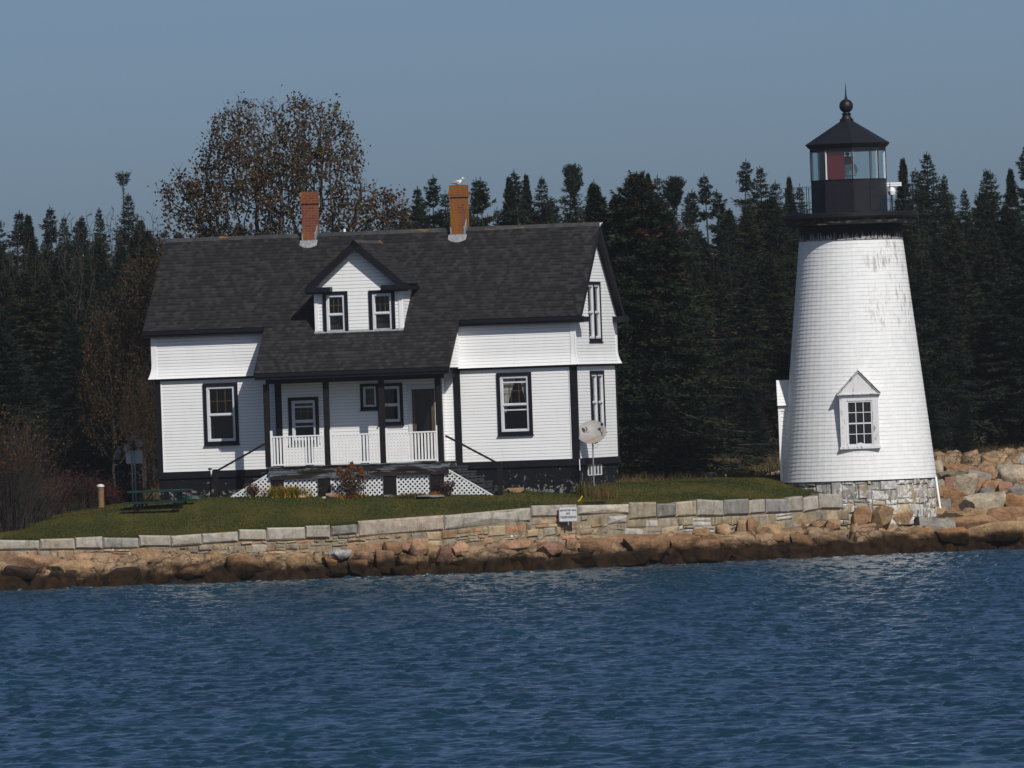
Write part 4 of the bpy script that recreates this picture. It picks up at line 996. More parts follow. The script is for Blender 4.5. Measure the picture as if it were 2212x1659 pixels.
# entry porch on the left side, seen edge on
zE1=at(1684,1450/1.852+(480/2.765)/1.852,TY)[2]; zE0=at(1690,1450/1.852+(195/2.765)/1.852,TY)[2]
xw=-(r0+.015); hy=.50
En=MB()
clap(En,lambda a,z,n:(a,-hy-n,z),xw,-.9,zb,zE1-.10,exp=.12)
En.face([(xw,-hy,zb),(xw,-hy,zE1-.1),(xw,hy,zE1-.1),(xw,hy,zb)]); En.face([(xw,hy,zb),(-.9,hy,zb),(-.9,hy,zE1-.1),(xw,hy,zE1-.1)]); En.face([(xw,-hy,zE1-.1),(xw,hy,zE1-.1),(xw,0,zE0-.15)])
En.box(xw-.03,-.9,-hy-.03,-hy+.03,zE1-.16,zE1-.02); En.box(xw-.025,xw+.05,-hy-.025,-hy+.08,zb,zE1-.161)
En.v=[(a,b+.28,c) for a,b,c in En.v]
Eo=En.build('entry',[M['siding'],M['lapshade']],T)
Er=MB()
sl_=math.hypot(.62,zE0-zE1)
for sg in (-1,1):
    f=(lambda a,s,n,sg=sg:(a, sg*(.62+ s*.62/sl_*1.0 )*1.0 + sg*n*.6, zE1+0-0+(-s+0)*0+ (zE0-zE1)*(-s/sl_)*0 + zE1*0 + (zE0-zE1)*(s/sl_)*(-1)*0 ))
    def f(a,s,n,sg=sg): t=s/sl_; return (a,sg*(.62*(1-t)+n*.7),zE1+(zE0-zE1)*t+n*.6)
    if sg<0: shingles(Er,f,xw-.04,-.9,0,sl_,exp=.12)
    else: shingles(Er,lambda a,s,n:f(-a,s,n),.9,-xw+.04,0,sl_,exp=.12)
Er.v=[(a,b+.28,c) for a,b,c in Er.v]
Er.build('entry_roof',M['tower'],Eo)
# fog detector on the gallery, right side
q=MB(); x=92/PM+.0; z=at(1925,398,TY)[2]
q.box(1.10,1.60,.40,.60,z-.05,z+.06); q.lathe([(0,z-.33),(.09,z-.31),(.12,z-.20),(.10,z-.11),(.05,z-.05)],14,cx=1.30,cy=.5); qf=q.build('fog_sensor',M['white'],T); q=MB(); q.tube([(1.30,.5,g2),(1.30,.5,z-.3)],.025,8); q.build('pole',M['iron'],qf)
pl=MB(); a=at(1836+950*.1953,945+440*.1953,311.5);b=at(1836+998*.1953,945+752*.1953,311.0); pl.tube([b-np.array([0,0,.1]),a],.032,8); o=pl.build('white_pole',M['white'],None); tag(o,'thin white pole leaning on the right side of the lighthouse foundation','pole')

# ------------------------------------------------------------------ ground hit by pixel
def hitY(u,v,fn,y0,y1,step=.15):
    d=ray(u,v); last=None
    for Y in np.arange(y0,y1,step):
        p=ORG+d*(Y/d[1])
        if p[2]<=float(fn(np.array([p[0]]),np.array([Y]))[0]): return p
    p=ORG+d*(y1/d[1]); return p
def gz(x,Y): return float(ground(np.array([x]),np.array([Y]))[0])

# ------------------------------------------------------------------ boulders
def rock_mesh(seed,facets=9,sub=3,rough=.05,sharp=.80):
    rr=random.Random(seed); import bmesh
    bm=bmesh.new(); bmesh.ops.create_icosphere(bm,subdivisions=sub+1,radius=1.0)
    pl=[]
    for ax_ in ((1,0,0),(-1,0,0),(0,1,0),(0,-1,0),(0,0,1),(0,0,-1)):
        n=(Vector(ax_)+Vector((rr.gauss(0,.22),rr.gauss(0,.22),rr.gauss(0,.22)))).normalized(); pl.append((n,rr.uniform(sharp-.22,sharp+.02)))
    for _ in range(facets-5):
        n=Vector((rr.gauss(0,1),rr.gauss(0,1),rr.gauss(0,1))).normalized(); pl.append((n,rr.uniform(sharp-.25,sharp+.08)))
    for v in bm.verts:
        p=v.co.copy()
        for n,d in pl:
            k=p.dot(n)
            if k>d: p-=n*(k-d)*(.985 if sharp<.8 else .80)
        v.co=p
    me=D.meshes.new('boulder'); bm.to_mesh(me); bm.free()
    co=np.empty(len(me.vertices)*3,dtype=np.float32); me.vertices.foreach_get('co',co); P=co.reshape(-1,3).astype(float)
    q=P/np.linalg.norm(P,axis=1)[:,None]; h=np.zeros(len(P)); r2=np.random.default_rng(seed)
    for f,a in ((2.5,.05),(5,.03),(9,.018),(16,.010)):
        for _ in range(4):
            k=r2.normal(size=3)*f; h+=a*np.sin(P@k+r2.uniform(0,6))*rough/.05*.6
    P=P*(1+h[:,None]); P/=np.abs(P).max(0)[None,:]
    me.vertices.foreach_set('co',P.astype(np.float32).ravel()); me.materials.append(M['rock'])
    me.polygons.foreach_set('use_smooth',np.full(len(me.polygons),sharp>.8)); me.update(); 
    return me
ROUND=[rock_mesh(100+i,11,3,.016,.84) for i in range(7)]
ANG=[rock_mesh(200+i,10,3,.008,.70) for i in range(8)]
WEDGE=[rock_mesh(300+i,7,3,.010,.52) for i in range(5)]
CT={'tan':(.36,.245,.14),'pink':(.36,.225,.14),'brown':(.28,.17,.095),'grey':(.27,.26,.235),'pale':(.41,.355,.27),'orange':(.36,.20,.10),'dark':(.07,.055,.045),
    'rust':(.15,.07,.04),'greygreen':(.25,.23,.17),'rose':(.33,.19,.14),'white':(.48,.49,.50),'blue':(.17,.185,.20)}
bcount=[0]
def boulder(u0,u1,vt,vb,colr,label,kind=None,grp=None,rot=0,depth=1.0,fn=None,tilt=None,name='boulder',y=None):
    random.seed(int(u0*7+vt)); bcount[0]+=1
    pool={'r':ROUND,'a':ANG,'w':WEDGE}[kind or 'a']; pool=ANG if (grp==GS and kind=='r' and random.random()<.65) else pool; me=random.choice(pool)
    u=(u0+u1)/2; f=fn or (lambda x,Y:np.where(x>10.6,slopez(x,Y),slopez(x,Y)))
    if y is None:
        p=hitY(u,vb-(vb-vt)*.12,f,float(Ys((u-1106)/75))-.6,345); Y=p[1]
    else: Y=y
    k=Y/F; wd=(u1-u0)*k/2; ht=(vb-vt)*k/2
    c=at(u,(vt+vb)/2,Y)
    o=D.objects.new(name,me); link(o); dp=max(.18,min(wd,ht*1.6)*.9*depth)
    g_=1.26 if grp==GR else 1.06; o.location=(c[0],Y+dp*.25,c[2]-ht*.06); o.scale=(wd*g_,dp,ht*(g_+.07))
    o.rotation_euler=(random.uniform(-.15,.15),(tilt if tilt is not None else random.uniform(-.12,.12)),random.choice([0,PI])+random.uniform(-.25,.25))
    cc=jcol(CT[colr],.08); o.color=(*cc,1)
    tag(o,label,'boulder' if name=='boulder' else 'rock',grp)
    return o
GR='boulders piled right of the lighthouse'; GS='shore rocks below the stone wall'; GB='boulders on the bank behind the lawn'
def BR(zx,zy,w_,h_,c,l,k='a',tilt=None,**kw): # right field
    boulder(1836+(zx-w_/2)*.1953,1836+(zx+w_/2)*.1953,945+(zy-h_/2)*.1953,945+(zy+h_/2)*.1953,c,l,k,GR,tilt=tilt,**kw)
BR(975,335,90,160,'pale','pale rounded boulder touching the right edge of the tower above the foundation','r')
BR(1240,345,420,110,'brown','long reddish brown slab at the back of the boulder pile','a',-.08)
BR(1060,330,160,80,'brown','low brown slab just right of the tower behind the pale boulder','a')
BR(1530,290,180,130,'tan','pointed tan boulder with a shaded left face at the top of the pile','w')
BR(1780,315,170,90,'brown','jagged brown boulder left of the grey boulder at the photo edge','w')
BR(1925,285,130,190,'white','big light grey boulder cut by the right photo edge','r')
BR(1690,380,250,120,'greygreen','flat grey green slab behind the large pale boulder','a')
BR(1530,430,190,180,'pink','smooth pink boulder leaning right in the upper pile','r',.5)
BR(1810,440,300,220,'pale','large pale rounded boulder near the right photo edge','r')
BR(1150,430,310,130,'greygreen','wide flat greenish tan boulder in the upper left of the pile','a')
BR(1420,450,230,150,'grey','grey oval boulder between the wide flat and the pink boulder','r')
BR(1290,540,250,240,'pale','tall pale grey boulder in the middle of the pile','a')
BR(1110,540,130,170,'rose','rose pink quartz boulder left of the tall pale grey one','a')
BR(1430,545,160,160,'orange','rust orange boulder right of the tall pale grey one','r')
BR(1580,560,200,140,'tan','dull tan boulder beside the rose red boulder','r')
BR(1715,568,150,140,'rose','rose red boulder with a dark hollow beneath','r')
BR(1860,600,190,150,'grey','blunt grey boulder under the large pale rounded one','r')
BR(1490,640,170,120,'blue','boulder toned blue grey like shade, tucked behind the big pale angular rock','a')  # shadow painted into the rock colour
BR(1460,725,440,190,'pale','big pale angular boulder jutting left over a dark hollow','a',.18)
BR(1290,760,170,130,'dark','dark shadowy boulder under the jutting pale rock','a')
BR(1630,680,180,130,'pink','pinkish brown boulder above the big pale angular one','a')
BR(1840,720,220,170,'orange','bright orange rounded boulder at the right photo edge','r')
BR(1150,630,200,110,'orange','ochre boulder below the rose pink quartz','a')
BR(1015,600,120,120,'tan','tan boulder with a thin pale top beside the white pole','a')
BR(1180,750,120,160,'brown','dark tan boulder low at the left of the hollow','a')
BR(1070,760,160,130,'grey','grey boulder at the foot of the white pole','r')
BR(1440,835,190,80,'tan','long tan stone under the big pale angular boulder','a')
BR(1000,530,90,110,'greygreen','small greenish boulder squeezed between pole and rose quartz','r')
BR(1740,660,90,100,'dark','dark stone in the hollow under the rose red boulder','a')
BR(1650,480,120,90,'tan','small tan boulder between the pink and the large pale boulder','a')
BR(1370,880,300,110,'tan','broad tan ledge stone in front of the boulder pile','a')
BR(1750,860,420,160,'brown','wide low brown ledge stone near the right photo edge','r')
# front ledge stones, right
BR(140,905,210,230,'brown','rounded brown boulder leaning on the tower foundation','r')
BR(350,895,200,300,'tan','tall tan slab standing upright against the tower foundation','a',-.12)
BR(190,1015,170,100,'pink','small pink wedge in front of the leaning brown boulder','w')
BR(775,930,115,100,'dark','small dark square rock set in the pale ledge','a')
BR(960,1010,420,200,'grey','broad light grey split ledge in front of the foundation','w',.2)
BR(560,900,260,150,'tan','flat tan rock between the upright slab and the grey ledge','a')
BR(820,830,420,150,'tan','long tan rock at the foot of the tower foundation','a')
BR(1120,1090,330,170,'orange','orange tinted ledge block at the water right of the foam','r')
BR(1620,1050,640,230,'tan','huge smooth tan ledge block at the right water edge','r')
BR(1300,940,560,130,'brown','long brown ledge behind the huge smooth block','r')
BR(720,1080,300,140,'brown','brown ledge block just above the foaming water','a')
BR(420,1110,420,130,'brown','long dark footed ledge left of the foaming water','r')
def BM(zx,zy,w_,h_,c,l,k='a',tilt=None,**kw): boulder(486+(zx-w_/2)*.2441-80*0+ -79.6*0,486+(zx+w_/2)*.2441,945+(zy-h_/2)*.2441,945+(zy+h_/2)*.2441,c,l,k,GS,tilt=tilt,**kw)
for q in [(1005,1050,215,150,'white','pale grey pyramid shaped rock below the long coping block','a'),
 (930,1125,150,120,'orange','orange tan wedge with a black left side below the pale pyramid rock','w'),
 (640,1105,190,125,'tan','squarish tan block left of the pale pyramid rock','a'),
 (1265,1085,190,130,'pink','pinkish rounded block right of the pale pyramid rock','r'),
 (1190,1160,210,140,'brown','brown orange rock at the water under the pinkish block','a'),
 (1420,1100,180,200,'brown','tall rounded rock with a dark wet foot','r'),
 (1480,975,190,120,'brown','brown rock with a round top leaning on the wall','r'),
 (1620,965,130,140,'pink','pink rock leaning on the grey wall stones','w'),
 (1720,965,170,200,'pink','tall pink slab against the wall','a'),
 (1600,1110,170,150,'brown','dull brown block with a wet base','a'),
 (1740,1115,150,110,'tan','low tan rock under the tall pink slab','r'),
 (1930,1060,160,240,'rose','large rose coloured wedge reaching up the wall','w'),
 (2060,1000,190,130,'pink','pink ledge rock right of the rose wedge','a'),
 (2110,1040,160,80,'tan','flat tan rock lying on the pink ledge','a'),
 (170,1130,370,210,'brown','big round topped brown rock with a dark wet base','r'),
 (470,1140,170,70,'tan','flat pale tan rock beside the squarish block','a'),
 (40,1205,110,70,'greygreen','small pale greenish stone near the water left of the brown rock','r'),
 (840,1155,60,65,'pale','little whitish stone between two shore rocks','a'),
 (1130,990,120,120,'pink','pink wedge behind the pale pyramid rock','w'),
 (1270,975,270,90,'pink','flat pink slab behind the pinkish rounded block','a'),
 (390,1085,120,110,'tan','small tan rock above the flat pale tan one','a'),
 (2050,1125,160,80,'tan','low tan stone at the water under the pink ledge','r'),
 (1560,1180,200,110,'brown','wet brown stone at the water line in the middle','r'),
 (1830,1010,120,110,'tan','tan rock wedged left of the rose wedge','a'),
 (1000,1190,240,90,'dark','black wet rock at the water under the orange tan wedge','r'),
 (640,1190,260,90,'dark','black wet rock at the water left of the little whitish stone','r')]: BM(*q)
def BL(zx,zy,w_,h_,c,l,k='a',tilt=None): boulder((zx-w_/2)*.2441,(zx+w_/2)*.2441,864+(zy-h_/2)*.2441,864+(zy+h_/2)*.2441,c,l,k,GS,tilt=tilt)
for q in [(1290,1375,300,130,'tan','tilted tan slab leaning on the low left wall','w'),(2120,1480,280,200,'brown','dark footed round rock right of the pale left ledge','r'),
 (800,1410,520,160,'pink','smooth pink ledge hump on the left shore','r'),(250,1440,560,150,'pink','wide pink ledge hump near the left photo edge','r'),
 (640,1500,420,150,'tan','cracked tan ledge block at the left shore','a'),(1400,1440,420,130,'pink','flat pale pink ledge on the left shore','a'),
 (1750,1520,420,150,'brown','long dark wet rock below the flat pink ledge','r'),(1480,1350,130,80,'rose','small rose stone against the low left wall','w'),
 (1930,1410,140,120,'tan','upright tan stone against the left wall','a'),(150,1540,380,130,'dark','black wet rock at the water in the left corner','r'),
 (1080,1540,400,110,'dark','black wet rock at the water below the pink hump','r'),(560,1560,330,100,'dark','low black wet rock left of the pink hump','r')]: BL(*q)
def BQ(zx,zy,w_,h_,c,l,k='a',tilt=None): boulder(1458+(zx-w_/2)*.1953,1458+(zx+w_/2)*.1953,999+(zy-h_/2)*.1953,999+(zy+h_/2)*.1953,c,l,k,GS,tilt=tilt)
for q in [(730,720,130,180,'tan','narrow tan wedge split from its neighbour under the right wall','w'),(850,720,140,200,'brown','upright brown rock split from the tan wedge','a'),
 (1030,780,310,180,'tan','long tan block under the right end of the wall','a'),(1340,695,310,130,'tan','blunt tan block leaning on the right end of the wall','a'),
 (530,745,180,130,'tan','pale tan rock under the lime stained wall stones','r'),(290,780,210,90,'brown','low brown rock on top of the long ledge','r'),
 (1560,700,200,130,'pink','pink rock right of the blunt tan block','a'),(1740,700,200,130,'pink','pink weathered rock left of the leaning brown boulder','r'),
 (1080,850,290,170,'brown','brown block with a black shadowed face at the right shore','a'),(630,970,170,170,'brown','rounded brown rock at the water with a wet foot','r'),
 (900,1000,280,180,'dark','dark wet block at the water under the split rocks','a'),(1170,990,210,180,'rust','rust brown wet block left of the foam','a'),
 (150,900,420,250,'brown','massive brown ledge with a flat top over the water','r'),(420,900,260,230,'brown','brown ledge corner beside the massive ledge','a'),
 (1400,870,260,190,'brown','stepped brown rock above the foam','a'),(1680,880,320,190,'brown','brown ledge with vertical cracks above the foam','a')]: BQ(*q)
def BN(zx,zy,w_,h_,c,l,k='a',tilt=None): boulder(1026+(zx-w_/2)*.2441,1026+(zx+w_/2)*.2441,999+(zy-h_/2)*.2441,999+(zy+h_/2)*.2441,c,l,k,GS,tilt=tilt)
for q in [(350,730,290,120,'pink','lumpy pink rock under the warning sign, left','r'),(650,780,270,200,'rose','fractured rose ledge under the warning sign','a'),
 (840,750,110,140,'pink','upright pink stone right of the fractured rose ledge','a'),(370,855,190,120,'tan','triangular tan rock with a dark hollow to its left','w'),
 (1250,700,300,100,'pink','smooth pink crest of the long ledge','r'),(1050,760,330,160,'brown','rounded brown ledge right of the upright pink stone','r'),
 (1550,760,460,230,'brown','long flat topped brown ledge over the water','r'),(1950,790,420,260,'brown','long brown ledge with cracks left of the massive one','r'),
 (900,860,400,130,'dark','black wet ledge foot under the upright pink stone','r'),(1300,860,500,150,'dark','black wet ledge foot under the long flat ledge','r')]: BN(*q)
def BB(zx,zy,w_,h_,c,l,Y,k='a'): boulder(1296-96*0+(zx-w_/2)*.2603-0,1296+(zx+w_/2)*.2603,648+(zy-h_/2)*.2603,648+(zy+h_/2)*.2603,c,l,k,GB,y=Y)
for q in [(930,1465,120,85,'pale','pale rounded boulder behind the lawn, left of the rusty one',322,'r'),(1160,1465,215,90,'rust','rusty dark boulder behind the lawn beside the tower',321,'a'),
 (1060,1470,120,60,'pink','low pink boulder between the pale and the rusty one',324,'r'),(1430,1460,170,75,'pale','pale slab behind the lawn next to the tower',323,'a'),
 (1290,1490,130,50,'tan','small tan stones right of the rusty boulder',321,'a'),(1485,1490,80,60,'rust','small dark red boulder at the tower corner',319,'a'),(780,1480,150,50,'pink','pink boulder under the big spruce',322,'r')]: BB(*q)

# ------------------------------------------------------------------ foliage tools
def tri_sprays(C,Dr,L,Wd,r):
    """C (n,3) base points, Dr (n,3) unit directions, L length, Wd width -> triangles"""
    n=len(C); q=r.normal(size=(n,3)); s=np.cross(Dr,q); s/=np.maximum(np.linalg.norm(s,axis=1),1e-6)[:,None]
    V=np.empty((n,3,3)); V[:,0]=C-s*Wd[:,None]/2; V[:,1]=C+s*Wd[:,None]/2; V[:,2]=C+Dr*L[:,None]
    return V.reshape(-1,3),np.arange(3*n).reshape(n,3)
def tubes_np(segs,n=4):
    """segs: list of (p0,p1,r0,r1) arrays"""
    P0=np.array([s[0] for s in segs],float);P1=np.array([s[1] for s in segs],float);r0=np.array([s[2] for s in segs]);r1=np.array([s[3] for s in segs])
    d=P1-P0; d/=np.maximum(np.linalg.norm(d,axis=1),1e-9)[:,None]; up=np.where(np.abs(d[:,2:3])<.9,np.array([[0,0,1.]]),np.array([[1.,0,0]]))
    a=np.cross(d,up); a/=np.linalg.norm(a,axis=1)[:,None]; b=np.cross(a,d); m_=len(segs); V=np.empty((m_,2*n,3))
    for k in range(n):
        t=2*PI*k/n; o=a*math.cos(t)+b*math.sin(t); V[:,k]=P0+o*r0[:,None]; V[:,n+k]=P1+o*r1[:,None]
    Fq=np.array([[k,(k+1)%n,n+(k+1)%n,n+k] for k in range(n)]); Fa=(np.arange(m_)*2*n)[:,None,None]+Fq[None]
    return V.reshape(-1,3),Fa.reshape(-1,4)
GRN=[(.011,.018,.012),(.014,.021,.011),(.018,.022,.011),(.010,.016,.013)]
def spruce(seed,h=12.,w=1.9,base=.12,dens=1.,gap=.0,crown_top=0.,dead=0.,cols=GRN,sp=.24,spl=.22,brown=0.,leaders=None,irr=(.5,1.15),pexp=.78):
    r=np.random.default_rng(seed); segs=[]; Cs=[];Ds=[];cl=[];Ls=[]
    lead=leaders or [(0,0,h,1.0)]
    for (lx,ly,lh,lw) in lead:
        bend=r.normal(0,.012,2)
        def ax(z): return np.array([lx*min(1,z/(lh*.5))+bend[0]*z*z/lh*2,ly*min(1,z/(lh*.5))+bend[1]*z*z/lh*2,z])
        zs=np.linspace(0,lh,9); tr0=.012*lh*(.6+.4*lw)
        for i in range(8): segs.append((ax(zs[i]),ax(zs[i+1]),tr0*(1-i/8.6),tr0*(1-(i+1)/8.6)))
        z=lh*.04
        while z<lh*.985:
            t=z/lh; inC=t>base
            prof=(1-t)**pexp if crown_top==0 else (max(0,math.sin(PI*min(1,max(0,(t-base)/(1-base))))**.6) if t>base else .35)
            nb=int(round((5+2*r.random())))
            if gap and t<.86 and r.random()<gap: z+=sp*lh/12*r.uniform(1,2.2); continue
            a0=r.uniform(0,6.28)
            for k in range(nb):
                a=a0+2*PI*k/nb+r.normal(0,.25); Lb=w*lw*prof*r.uniform(*irr)+.05
                if r.random()<.10: Lb*=1.25
                full=inC and r.random()>dead
                if not inC: Lb*=r.uniform(.2,.8)
                el=(.25 if t>.8 else -.12)+(t-.5)*.5+r.normal(0,.10)
                n_=6; pts=[ax(z)]; 
                for j in range(1,n_+1):
                    s=j/n_; dz=Lb*(s*math.tan(el)*.8-.22*s*s+.20*s**4)
                    pts.append(ax(z)+np.array([math.cos(a)*Lb*s,math.sin(a)*Lb*s,dz]))
                pts=np.array(pts); rb=max(.007,.010*Lb)
                for j in range(0,n_,2): segs.append((pts[j],pts[min(j+2,n_)],rb*(1-j/n_*.7),rb*(1-(j+2)/n_*.7)))
                if not inC and r.random()<.6: continue
                m_=int((26+44*Lb)*dens*(1 if full else .10))
                if m_<1: continue
                tt=r.random(m_)**.75; tt=.12+.88*tt; ii=np.clip((tt*n_).astype(int),0,n_-1); ff=tt*n_-ii
                P=pts[ii]*(1-ff[:,None])+pts[ii+1]*ff[:,None]
                out=np.array([math.cos(a),math.sin(a),0]); sd_=np.array([-math.sin(a),math.cos(a),0])
                wj=(Lb*.30)*(1-tt)**.6+.05
                P=P+sd_*(r.normal(0,1,m_)*wj*.75)[:,None]+np.array([0,0,1])*(r.normal(-.03,.045,m_))[:,None]
                dr=out*r.uniform(.3,1.1,m_)[:,None]+sd_*r.normal(0,.7,m_)[:,None]+np.array([0,0,1])*r.normal(.0,.30,m_)[:,None]
                dr/=np.linalg.norm(dr,axis=1)[:,None]
                Cs.append(P);Ds.append(dr); Ls.append(np.full(m_,.40+.60*min(1,(1-t)*5.5))); c=np.array(cols[r.integers(len(cols))])*r.uniform(.65,1.35)
                if brown and r.random()<brown and t>.6: c=np.array((.050,.022,.012))*r.uniform(.7,1.3)
                cl.append(c[None]*r.uniform(.7,1.35,m_)[:,None])
            z+=sp*(h/12)**.4*r.uniform(.7,1.3)*(.55+.45*(1-t))
        m_=16; P=ax(lh*.965)[None]+np.array([0,0,1])[None]*r.uniform(0,.35,m_)[:,None]; Ls.append(np.full(m_,.38)); dr=r.normal(0,.4,(m_,3));dr[:,2]+=.7;dr/=np.linalg.norm(dr,axis=1)[:,None]; Cs.append(P);Ds.append(dr);cl.append(np.tile(np.array(cols[0])[None],(m_,1)))
    C=np.concatenate(Cs);Dr=np.concatenate(Ds);cc=np.concatenate(cl); n=len(C)
    Lc=np.concatenate(Ls); V,Fc=tri_sprays(C,Dr,r.uniform(.6,1.3,n)*spl*Lc,r.uniform(.5,1.2,n)*spl*.38*Lc**.5,r)
    tv,tf=tubes_np(segs,5)
    return (V,Fc,cc*1.08),(tv,tf)
def make_tree(name,crown,trunk,cmat,tmat):
    root=D.objects.new(name,None); root.empty_display_size=.3
    c=npmesh('crown',crown[0],crown[1],cmat,crown[2],linkit=False) if crown is not None else None
    t=npmesh('trunk',trunk[0],trunk[1],tmat,smooth=True,linkit=False)
    return (name,c.data if c else None,t.data)
def plant(proto,x,Y,z,h0,h,label,cat,grp=None,rz=None,sxy=1.0,name=None):
    nm,c,t=proto; root=D.objects.new(name or nm,None); link(root); root.location=(x,Y,z); s=h/h0
    root.scale=(s*sxy,s*sxy,s); root.rotation_euler=(0,0,random.uniform(0,6.28) if rz is None else rz)
    tag(root,label,cat,grp)
    o=D.objects.new('trunk',t); link(o,root)
    if c: o=D.objects.new('crown',c); link(o,root)
    return root
OLV=[(.021,.022,.010),(.018,.021,.011),(.025,.023,.012)]
PR={}
def addp(key,name,**kw):
    c,t=spruce(**kw); PR[key]=(make_tree(name,c,t,M['needle'],M['bark']),kw.get('h',12.))
addp('f1','spruce_tree',seed=1,w=2.7,base=.10,dens=1.1,sp=.21,spl=.20); addp('f2','spruce_tree',seed=2,w=2.3,base=.18,dens=1.1,sp=.21,spl=.20,cols=GRN+OLV,irr=(.4,1.25)); addp('f3','spruce_tree',seed=3,w=3.1,base=.14,dens=1.2,sp=.20,spl=.20,cols=[GRN[0],GRN[3]])
addp('f5','spruce_tree',seed=21,w=2.5,base=.22,dens=1.1,sp=.22,spl=.20,cols=OLV+GRN,irr=(.35,1.3)); addp('f6','spruce_tree',seed=22,w=2.9,base=.12,dens=1.1,sp=.21,spl=.20,gap=.04,irr=(.45,1.2))
addp('f4','spruce_tree',seed=4,w=2.2,base=.32,gap=.08,dead=.10,irr=(.3,1.3),sp=.22,spl=.20,cols=OLV+GRN)
addp('s1','spruce_tree',seed=5,w=2.3,base=.30,gap=.28,spl=.20,irr=(.3,1.3),dead=.12,dens=1.0,sp=.33); addp('s2','spruce_tree',seed=6,w=2.0,base=.25,gap=.20,dead=.14,sp=.26,spl=.20,irr=(.3,1.35))
addp('p1','pine_tree',seed=8,w=.62,base=.885,crown_top=1,dens=1.6,gap=.0,sp=.11,dead=.0,spl=.17); addp('p2','pine_tree',seed=9,w=1.5,base=.62,gap=.12,dens=1.2,sp=.19,spl=.21,irr=(.25,1.3))
addp('d1','dead_spruce',seed=10,w=1.5,base=.05,gap=.2,dead=.93,sp=.25,cols=[(.05,.045,.04)]); addp('thin','pine_tree',seed=12,w=.30,base=.945,crown_top=1,dens=.5,sp=.10,spl=.15)
addp('k1','spruce_tree',seed=51,w=3.3,base=.15,dens=.62,sp=.33,spl=.19,pexp=1.05,irr=(.45,1.2)); addp('k2','spruce_tree',seed=52,w=2.7,base=.2,dens=.6,sp=.30,spl=.18,pexp=1.0,irr=(.4,1.25),cols=GRN+OLV)
addp('k3','spruce_tree',seed=53,w=4.0,base=.12,dens=.66,sp=.30,spl=.19,pexp=1.0,irr=(.5,1.15)); addp('k5','spruce_tree',seed=54,w=3.0,base=.2,dens=.55,sp=.36,spl=.19,pexp=.9,gap=.08,irr=(.35,1.3))
# deciduous by space colonisation
def colonise(seed,env,npts=1300,h0=1.5,step=.16,infl=1.6,kill=.30,roots=((0,0,0),),iters=130):
    r=np.random.default_rng(seed); pts=env(r,npts); nodes=[np.array(p,float) for p in roots]; par=[-1]*len(nodes)
    for i,rt in enumerate(roots):
        tgt=pts[r.integers(len(pts))]; p=nodes[i]
        for _ in range(int(h0/step)):
            d=np.array([ (tgt[0]-p[0])*.10,(tgt[1]-p[1])*.10,1.]); d/=np.linalg.norm(d); p=p+d*step; par.append(len(nodes)-1 if _ else i); nodes.append(p)
    N_=np.array(nodes); alive=np.ones(len(pts),bool)
    for it in range(iters):
        A=pts[alive]
        if len(A)<4: break
        d2=((A[:,None,:]-N_[None])**2).sum(-1); j=d2.argmin(1); dm=np.sqrt(d2[np.arange(len(A)),j]); use=dm<(infl if it>25 else 9)
        new=[];np_=[]
        for k in np.unique(j[use]):
            v=A[use][j[use]==k]-N_[k]; v/=np.linalg.norm(v,axis=1)[:,None]; v=v.mean(0)+r.normal(0,.12,3); v/=max(1e-6,np.linalg.norm(v)); new.append(N_[k]+v*step);np_.append(k)
        if not new: break
        par+=np_; N_=np.concatenate([N_,np.array(new)])
        d2=((pts[:,None,:]-N_[-len(new):][None])**2).sum(-1).min(1); alive&=d2>kill**2
        if len(N_)>9000: break
    par=np.array(par); cnt=np.zeros(len(N_))
    kids=np.bincount(par[par>=0],minlength=len(N_)); cnt[kids==0]=1
    for i in range(len(N_)-1,-1,-1):
        if par[i]>=0: cnt[par[i]]+=cnt[i]
    return N_,par,cnt,kids
def deciduous(seed,env,leafn,leafs,cols,twr=.0085,**kw):
    N_,par,cnt,kids=colonise(seed,env,**kw); r=np.random.default_rng(seed+5); rad=twr*cnt**.46
    segs=[(N_[par[i]],N_[i],min(rad[par[i]],rad[i]*1.25),rad[i]) for i in range(len(N_)) if par[i]>=0]
    tips=np.where(cnt<=5)[0]
    # fine side twigs
    for i in r.choice(tips,min(len(tips),2600)):
        d=r.normal(0,1,3);d[2]+=.5;d/=np.linalg.norm(d); segs.append((N_[i],N_[i]+d*r.uniform(.12,.34),twr*.7,twr*.35))
    tv,tf=tubes_np(segs,4)
    if leafn==0: return None,(tv,tf)
    w_=np.ones(len(tips)); P0=N_[tips]; w_=leafs_w(P0) if leafs_w else w_; w_/=w_.sum(); idx=r.choice(len(tips),leafn,p=w_)
    if leafn>8000: hub=r.choice(len(tips),700,p=w_); idx=np.where(r.random(leafn)<.72,hub[r.integers(700,size=leafn)],idx)
    # clustered: few clumps per twig
    C=P0[idx]+r.normal(0,.15 if leafn>8000 else .11,(leafn,3)); C[:,2]-=.03
    q=r.normal(0,1,(leafn,3));q/=np.linalg.norm(q,axis=1)[:,None]; dn=r.normal(0,.6,(leafn,3));dn[:,2]-=.5;dn/=np.linalg.norm(dn,axis=1)[:,None]
    s=np.cross(dn,q);s/=np.maximum(np.linalg.norm(s,axis=1),1e-6)[:,None]; L=r.uniform(.7,1.3,leafn)[:,None]*leafs
    V=np.empty((leafn,4,3));V[:,0]=C;V[:,1]=C+dn*L*.5+s*L*.42;V[:,2]=C+dn*L;V[:,3]=C+dn*L*.5-s*L*.42
    cc=np.array(cols)[r.integers(len(cols),size=leafn)]*r.uniform(.5,1.3,leafn)[:,None]
    return (V.reshape(-1,3),np.arange(4*leafn).reshape(-1,4),cc),(tv,tf)
leafs_w=None
